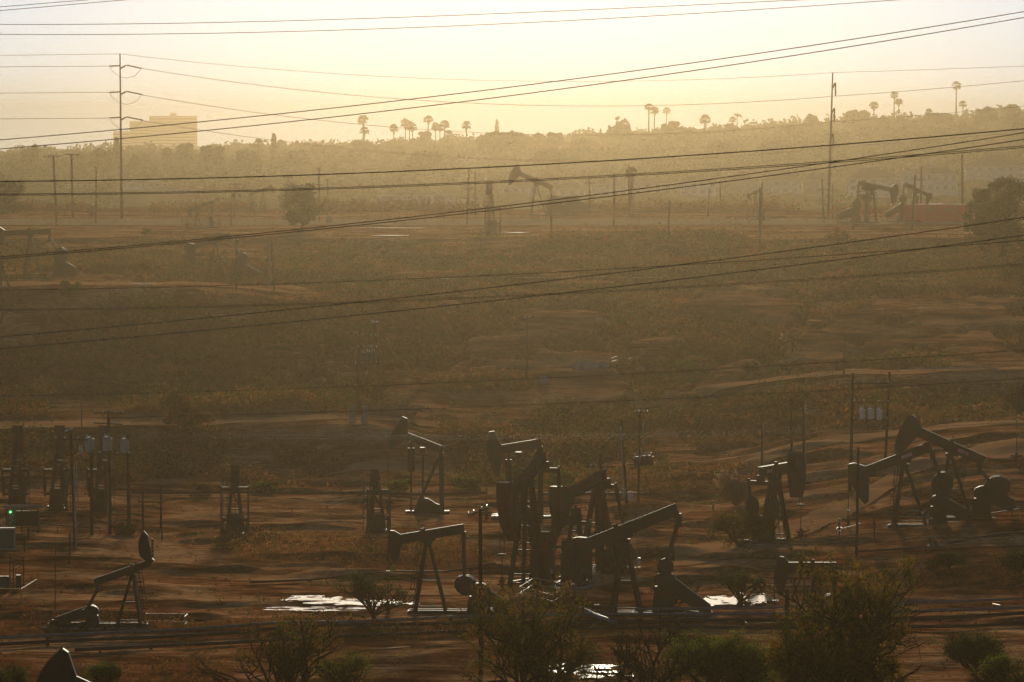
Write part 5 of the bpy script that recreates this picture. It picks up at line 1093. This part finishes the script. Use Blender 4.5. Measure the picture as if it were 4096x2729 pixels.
pipe('raised pipe on stands behind the foreground pipes at the right', [(2540, 2478), (3100, 2468), (3560, 2453), (4200, 2430)], .12, M_pipeg, .9)
pipe('pale pipe in front of the largest pumpjack legs', [(1960, 2444), (2450, 2440), (2780, 2446)], .07, M_rust, .3)
pipe('thin yellow hose along the ground left of the bottom centre tree', [(1385, 2613), (1640, 2594)], .07, M_yellow, .1, stands=False)
pipe('yellow hose continuing behind the bottom centre tree', [(1700, 2590), (2100, 2566), (2515, 2540)], .07, M_yellow, .1, stands=False)
pipe('orange kinked pipe left of the big lower-right tree', [(2915, 2500), (2975, 2496), (2990, 2510), (3120, 2502)], .08, M_yellow, .25, stands=False)
pipe('bright orange bar lying on the ground at the lower right', [(3727, 2479), (3800, 2474), (3860, 2468)], .1, M_yellow, .12, stands=False)
pipe('short orange bar by the raised pipe at the far lower right', [(3972, 2422), (4028, 2436)], .1, M_yellow, .12, stands=False)
pipe('yellow kerb pipe behind the warning sign', [(2560, 2020), (2680, 2026), (2760, 2032)], .07, M_yellow, .15, stands=False)
pipe('dark pipe along the road bank at the right', [(3420, 2215), (3700, 2200), (4150, 2130)], .12, M_pipe, .2)
pipe('pipe on the bank below the green pumpjack', [(2640, 2230), (2900, 2228), (3130, 2222)], .1, M_pipe, .2)
pipe('fallen pale pipe on the slope at the left', [(585, 1835), (640, 1832), (688, 1838), (702, 1870), (712, 1925)], .1, M_rust, .5, stands=False)
pipe('pale pipe following the upper side of the right dirt road', [(3100, 1462), (3400, 1466), (3700, 1484), (4150, 1536)], .13, M_conc, .3, stands=False)
# rack of rusty pipes
p = gp(2440, 2490); s = p.y / F; root = thing('pipe_rack', p, 'rusty ladder-like pipe rack lying slanted by the foreground pipes', 'pipe rack')
for k in range(6):
    a = gp(2372 + 12 * k, 2448); b = gp(2440 + 17 * k, 2506); mb = MB(); mb.tube(a - p + Vector((0, 0, .55)), b - p + Vector((0, 0, .3)), .07, n=6); mb.build('pipe', M_rust, root)
mb = MB(); a = gp(2370, 2448); b = gp(2440, 2448); mb.bar(a - p + Vector((0, 0, .4)), b - p + Vector((0, 0, .4)), .12, .3); mb.build('crossbar', M_rust, root)
mb = MB(); a = gp(2438, 2508); b = gp(2530, 2504); mb.bar(a - p + Vector((0, 0, .2)), b - p + Vector((0, 0, .2)), .12, .2); mb.build('crossbar', M_rust, root)
pipe('grey-green fat pipe sloping down beside the rusty rack', [(2322, 2452), (2380, 2480), (2462, 2512)], .2, M_pipeg, .45)

# ------------------------------------------------------------------ puddles
M_water = bpy.data.materials.new('puddle water'); t = nt(M_water); o = N(t, 'ShaderNodeOutputMaterial'); b = N(t, 'ShaderNodeBsdfPrincipled'); b.inputs['Base Color'].default_value = (.05, .03, .018, 1); b.inputs['Roughness'].default_value = .04; b.inputs['IOR'].default_value = 1.6
tc = N(t, 'ShaderNodeTexCoord'); n_ = N(t, 'ShaderNodeTexNoise'); n_.inputs['Scale'].default_value = .9; bp = N(t, 'ShaderNodeBump'); bp.inputs['Strength'].default_value = .12; bp.inputs['Distance'].default_value = .05
t.links.new(tc.outputs['Object'], n_.inputs[0]); t.links.new(n_.outputs[0], bp.inputs['Height']); t.links.new(bp.outputs[0], b.inputs['Normal']); t.links.new(b.outputs[0], o.inputs[0])
def puddle(px, py, w_px, h_px, seed, frac=.5):
    rng = np.random.default_rng(seed); c = gp(px, py); A = gp(px - w_px / 2, py); B = gp(px + w_px / 2, py); y0 = gp(px, py + h_px / 2).y; y1 = gp(px, py - h_px / 2).y
    rx = (B.x - A.x) / 2; ry = (y1 - y0) / 2; n = 70; st = rx / n * 2; mb = MB(); zz = max(gz(c.x + dx * rx, c.y + dy * ry) for dx in (-.8, 0, .8) for dy in (-.8, 0, .8)) + .1
    K = 34
    ox, oy = rng.uniform(0, 50, 2); xs = np.linspace(-1, 1, n + 1); ysn = np.linspace(-1, 1, K + 1); idx = {}
    XX, YY = np.meshgrid((xs[:-1] + xs[1:]) / 2, (ysn[:-1] + ysn[1:]) / 2)
    f = fbm(XX * 3.5 + ox, YY * 4.5 + oy, 5) - frac + .34 * (.8 - np.sqrt(XX ** 2 + YY ** 2) ** 1.6)
    for j in range(K):
        for i in range(n):
            if f[j, i] > 0.06:
                q = []
                for (a, b_) in ((i, j), (i + 1, j), (i + 1, j + 1), (i, j + 1)):
                    if (a, b_) not in idx: idx[(a, b_)] = len(mb.v); mb.v.append((xs[a] * rx, ysn[b_] * ry, 0))
                    q.append(idx[(a, b_)])
                mb.f.append(tuple(q))
    if mb.f: o = mb.build('puddle', M_water, None, (c.x, c.y, zz)); tag(o, kind='structure')
puddle(1380, 2439, 560, 44, 1, .58); puddle(1500, 2424, 360, 22, 2, .55); puddle(1280, 2446, 460, 22, 21, .5); puddle(1250, 2400, 260, 16, 3, .55)
puddle(2900, 2408, 220, 46, 4, .5); puddle(3030, 2404, 170, 44, 5, .46); puddle(2330, 2690, 420, 90, 6, .58); pass
puddle(1565, 945, 170, 7, 7, .44); puddle(2060, 934, 110, 5, 8, .48); puddle(1570, 915, 300, 5, 9, .5); puddle(250, 1158, 260, 8, 10, .52); puddle(560, 1140, 160, 7, 11, .5)
puddle(2010, 2060, 90, 12, 12, .5); puddle(3850, 960, 130, 5, 13, .5)

# ------------------------------------------------------------------ small things
def signboard(label, px, top, base, w, h, lines, post_m, cat='sign', arrow=False):
    p = gp(px, base); s = p.y / F; root = thing('sign', p, label, cat); z = (base - top) * s - h * s / 2; mb = MB(); mb.box((0, 0, z), (w * s, .05, h * s)); mb.build('sign_panel', M_white, root)
    mb = MB(); mb.bar((0, .06, -.3), (0, .06, z), .12, .12); mb.build('post', post_m, root)
    for k, (tx, sz) in enumerate(lines): text('lettering', tx, sz * s, M_black, root, (0, -.035, z + h * s * (.27 - .27 * k)), (math.pi / 2, 0, 0), .008)
    if arrow: mb = MB(); mb.prism([(-.12 * w * s, z - .4 * h * s), (.12 * w * s, z - .4 * h * s), (.12 * w * s, z), (.32 * w * s, z), (0, z + .42 * h * s), (-.32 * w * s, z), (-.12 * w * s, z)][::-1], -.05, -.03); mb.build('arrow_mark', M_black, root)
signboard('white road warning sign on a yellow post behind the central group', 2522, 1967, 2050, 22, 36, [('ONE WAY', 5.6), ('DO NOT', 5.6), ('ENTER', 5.6)], M_yellow)
signboard('white sign with a black up arrow beside the green pumpjack', 3014, 1986, 2095, 17, 22, [], M_steel, arrow=True)
p = gp(2852, 2054); s = p.y / F; root = thing('bollard', p, 'yellow bollard post left of the green pumpjack', 'bollard'); mb = MB(); mb.tube((0, 0, -.3), (0, 0, 50 * s), 4.5 * s, n=10); mb.tube((0, 0, 50 * s), (0, 0, 52 * s), 4.5 * s, 2 * s, 10); mb.build('post', M_yellow, root); mb = MB(); mb.tube((0, 0, 38 * s), (0, 0, 41 * s), 4.8 * s, n=10); mb.build('band', M_white, root)
# striped tape post beside the lower left pumpjack head
p = gp(610, 2500); s = p.y / F; root = thing('marker_board', at(610, 2230, p.y), 'yellow and black striped strip standing beside the fin-shaped head', 'marker'); mb = MB(); mb.box((0, 0, 38 * s), (9 * s, .12, 74 * s)); mb.build('board', M_yellow, root)
for k in range(5): mb = MB(); z = (8 + 15 * k) * s; mb.prism([(-4.5 * s, z - 4 * s), (4.5 * s, z), (4.5 * s, z + 5 * s), (-4.5 * s, z + 1 * s)][::-1], -.1, -.065); mb.build('stripe', M_black, root)
mb = MB(); mb.bar((-8 * s, .1, -6 * s), (0, .1, 6 * s), .1, .1); mb.build('bracket', M_jack, root)
def boxthing(name, label, cat, px, base, w, h, d, body, parts, group=None, Y=None):
    p = gp(px, base) if Y is None else on(px, Y); s = p.y / F; root = thing(name, p, label, cat, group); W, Hh, D = w * s, h * s, d
    mb = MB(); mb.box((0, 0, Hh / 2 - .05), (W, D, Hh + .1)); mb.build('body', body, root)
    for (nm, m, cx, cz, cw, ch, dy) in parts: mb = MB(); mb.box((cx * W, -D / 2 - dy, cz * Hh), (cw * W, .06 + 2 * dy, ch * Hh)); mb.build(nm, m, root)
    return root, W, Hh, D
M_green_p = mat('dark green enamel', (.02, .07, .03), (.015, .05, .022), .4, 1)
M_lamp = mat('green indicator lamp', (.1, .9, .2), (.1, .9, .2), .4, 1, emit=((.08, 1, .15), 14))
M_cream = mat('cream lid', (.85, .68, .42), (.7, .55, .34), .5, 1)
# motor control shed with a green lamp
p = gp(92, 2130); s = p.y / F; root = thing('control_shed', p, 'dark open-fronted control shed with a glowing green lamp', 'shed'); W = 134 * s; Hs = 110 * s
for x in (-W / 2 + .1, -.1, W / 2 - .1): mb = MB(); mb.bar((x, -.6, -.3), (x, -.6, Hs * .9), .14, .14); mb.build('post', M_pole, root)
mb = MB(); mb.box((0, 0, Hs * .94), (W + .4, 2.4, .3)); mb.build('roof', M_roofg, root)
mb = MB(); mb.box((W * .1, -.2, Hs * .52), (W * .78, .5, Hs * .55)); mb.build('panel_board', M_black, root)
mb = MB(); mb.box((-W * .32, -.35, Hs * .55), (W * .25, .6, Hs * .66)); cb = mb.build('cabinet', M_green_p, root)
mb = MB(); mb.tube((-W * .36, -.68, Hs * .76), (-W * .36, -.78, Hs * .76), .09, n=12); mb.build('indicator_lamp', M_lamp, root)
for k in range(4): mb = MB(); mb.box((-W * (.3 + .05 * (k % 2)), -.68, Hs * (.64 - .09 * k)), (.28, .05, .1)); mb.build('switch_label', M_tr, cb)
boxthing('electrical_cabinet', 'green metal cabinet with a cream lid at the left border', 'cabinet', 18, 2192, 82, 80, 2.2, M_green_p, [('door', M_green_p, -.2, .45, .35, .8, .03), ('lid', M_cream, .02, 1.03, 1.06, .08, .25), ('base_slab', M_conc, 0, .0, 1.3, .08, .3)])
boxthing('electrical_cabinet', 'left dark cabinet inside the security fence', 'cabinet', 14, 2362, 44, 58, .8, M_black, [('door', M_green_p, 0, .5, .8, .8, .02)], 'cabinets in the security fence')
boxthing('electrical_cabinet', 'right green cabinet inside the security fence', 'cabinet', 75, 2352, 20, 52, .8, M_green_p, [('door', M_green_p, 0, .6, .8, .5, .02)], 'cabinets in the security fence')
p = gp(2556, 2330); boxthing('meter_box', 'small white meter box right of the big lattice post', 'meter box', 2556, 2330, 13, 20, .4, M_white, [('dial', M_black, .1, .6, .3, .2, .02)])[0].location.z += 80 * p.y / F
mb = MB()
boxthing('barrel', 'left one of two white drums at the foot of the lattice post', 'drum', 2381, 2440, 10, 22, .5, M_white, [('band', M_tr, 0, .6, 1.05, .08, .02)], 'white drums')
boxthing('barrel', 'right one of two white drums at the foot of the lattice post', 'drum', 2393, 2440, 10, 22, .5, M_white, [('band', M_tr, 0, .6, 1.05, .08, .02)], 'white drums')
for px, b, lb in ((2151, 872, 'pink marker post with a square top on the plateau'), (2075, 893, 'pink marker cone on the plateau road'), (1078, 886, 'orange marker cone left of the dark pine'), (2970, 908, 'orange marker cone by the tall reddish poles'), (3293, 892, 'orange marker cone at the foot of the ladder-like pole'), (3849, 884, 'faint marker cone right of the red tank'), (4075, 1870, 'red marker post at the right border'), (1845, 1900, 'small red marker post by the fresh green bush')):
    p = gp(px, b); s = p.y / F; root = thing('traffic_marker', p, lb, 'marker', 'traffic markers'); mb = MB(); mb.tube((0, 0, 0), (0, 0, 17 * s), 3.2 * s, 1.3 * s, 10); mb.build('cone', mat('orange plastic', (.8, .16, .06), (.7, .14, .05), .5), root); mb = MB(); mb.box((0, 0, .03), (.5, .5, .06)); mb.build('base', M_black, root); mb = MB(); mb.tube((0, 0, 8 * s), (0, 0, 11 * s), 2.6 * s, 2.2 * s, 10); mb.build('band', M_white, root)
# engine wreck
p = gp(3745, 2190); s = p.y / F; root = thing('engine_unit', p, 'rusty pump engine with a spoked wheel below the right pumpjacks', 'engine'); mb = MB(); mb.box((-12 * s, 0, 16 * s), (30 * s, .9, 18 * s)); mb.box((-16 * s, 0, 30 * s), (14 * s, .7, 10 * s)); mb.build('engine_block', M_rust, root)
mb = MB(); mb.tube((-24 * s, 0, 42 * s), (4 * s, 0, 45 * s), .13, n=8); mb.build('exhaust_pipe', M_conc, root); mb = MB(); pts = [Vector((20 * s + 12 * s * math.cos(a), -.3, 14 * s + 12 * s * math.sin(a))) for a in [i * math.pi / 8 for i in range(17)]]; mb.path(pts, .05, 5)
for k in range(4): a = k * math.pi / 4; mb.bar(Vector((20 * s, -.3, 14 * s)) - Vector((math.cos(a), 0, math.sin(a))) * 12 * s, Vector((20 * s, -.3, 14 * s)) + Vector((math.cos(a), 0, math.sin(a))) * 12 * s, .04, .04)
mb.build('flywheel', M_pipeg, root); mb = MB(); mb.box((0, 0, 4 * s), (70 * s, 1, .25)); mb.build('skid_base', M_jack, root)
# hillside concrete bits and rocks
for px, lb in ((1410, 'left pale round concrete column under the hillside pole'), (1458, 'right pale round concrete column under the hillside pole')):
    p = gp(px, 1690); s = p.y / F; root = thing('concrete_pier', p, lb, 'pier', 'concrete piers under the hillside pole'); mb = MB(); mb.path([(0, 0, -1), (0, 0, 14 * s), (-1 * s, 0, 34 * s), (3 * s, 0, 58 * s)], [13 * s, 13 * s, 11 * s, 8 * s], 12); mb.build('column', M_conc, root, smooth=True); mb = MB(); mb.box((2 * s, 0, 60 * s), (26 * s, 1.2, .4)); mb.build('cap', M_conc, root)
def rock(label, px, py, w, h, seed, group='pale rocks and blocks on the slope', m=None):
    rng = np.random.default_rng(seed); p = gp(px, py); s = p.y / F; bm = bmesh.new(); bmesh.ops.create_icosphere(bm, subdivisions=3, radius=1)
    for v in bm.verts: k = 1 + .5 * (float(fbm(v.co.x * 1.3 + seed, v.co.y * 1.3 + v.co.z, 3)) - .5); v.co = Vector((v.co.x * w * s / 2 * k, v.co.y * w * s / 2.4 * k, v.co.z * h * s * .75 * k + h * s * .25))
    me = bpy.data.meshes.new('rock'); bm.to_mesh(me); bm.free(); me.materials.append(m or M_conc); o = bpy.data.objects.new('rock', me); COL.objects.link(o); o.location = p; tag(o, label, 'rock', group)
import bmesh
for a in [('long pale rock outcrop at the left end of the right dirt road', 2340, 1476, 110, 34, 3), ('smaller pale rock beside the long outcrop', 2410, 1470, 60, 22, 5), ('pale concrete block on the ledge in the slope', 2173, 1532, 52, 26, 9), ('low pale rock left of the bright green roadside bush', 2560, 1480, 46, 14, 12), ('white stone on the dirt pad right of the caged-ladder pumpjack', 1023, 2000, 18, 7, 15), ('small stone right of the left bench', 688, 1164, 10, 6, 16), ('twin pale rocks on the upper right slope, left stone', 3350, 1105, 26, 14, 17), ('twin pale rocks on the upper right slope, right stone', 3388, 1092, 28, 16, 18)]: rock(*a)
for px, lb in ((3357, 'wellhead stack with a white tag left of the near right pumpjack'), (3497, 'wellhead stack between the legs line of the near right pumpjack'), (2940, 'slim valve stand behind the green pumpjack bush')):
    p = gp(px, 2150 if px > 3000 else 2120); s = p.y / F; root = thing('valve_stack', p, lb, 'wellhead', 'standing wellheads'); mb = MB(); mb.tube((0, 0, -.2), (0, 0, 76 * s), 3 * s, n=8); mb.tube((0, 0, 50 * s), (0, 0, 62 * s), 5 * s, n=8); mb.tube((0, 0, 24 * s), (0, 0, 27 * s), 7 * s, n=8); mb.build('pipe_body', M_pipe, root); mb = MB(); mb.tube((-8 * s, 0, 44 * s), (8 * s, 0, 44 * s), 2 * s, n=6); mb.build('valve', M_rust, root)
# dirt spoil heaps
M_soil = mat('loose soil', (.36, .18, .085), (.2, .09, .04), .95, .8, bump=.6)
for a in [('spoil heap right of the warning sign', 2560, 2062, 190, 34, 21), ('soil mound on the bank left of the big lower-right tree', 2880, 2230, 260, 18, 22), ('soil mound below the green pumpjack', 3080, 2226, 220, 16, 23), ('bare soil mound behind the dirt pad right of centre', 2850, 1800, 140, 22, 24), ('light soil heap above the green pumpjack', 3160, 1812, 70, 16, 25), ('reddish spoil bank under the hillside poles', 1560, 1660, 240, 40, 26)]: rock(*a, group='spoil heaps', m=M_soil)
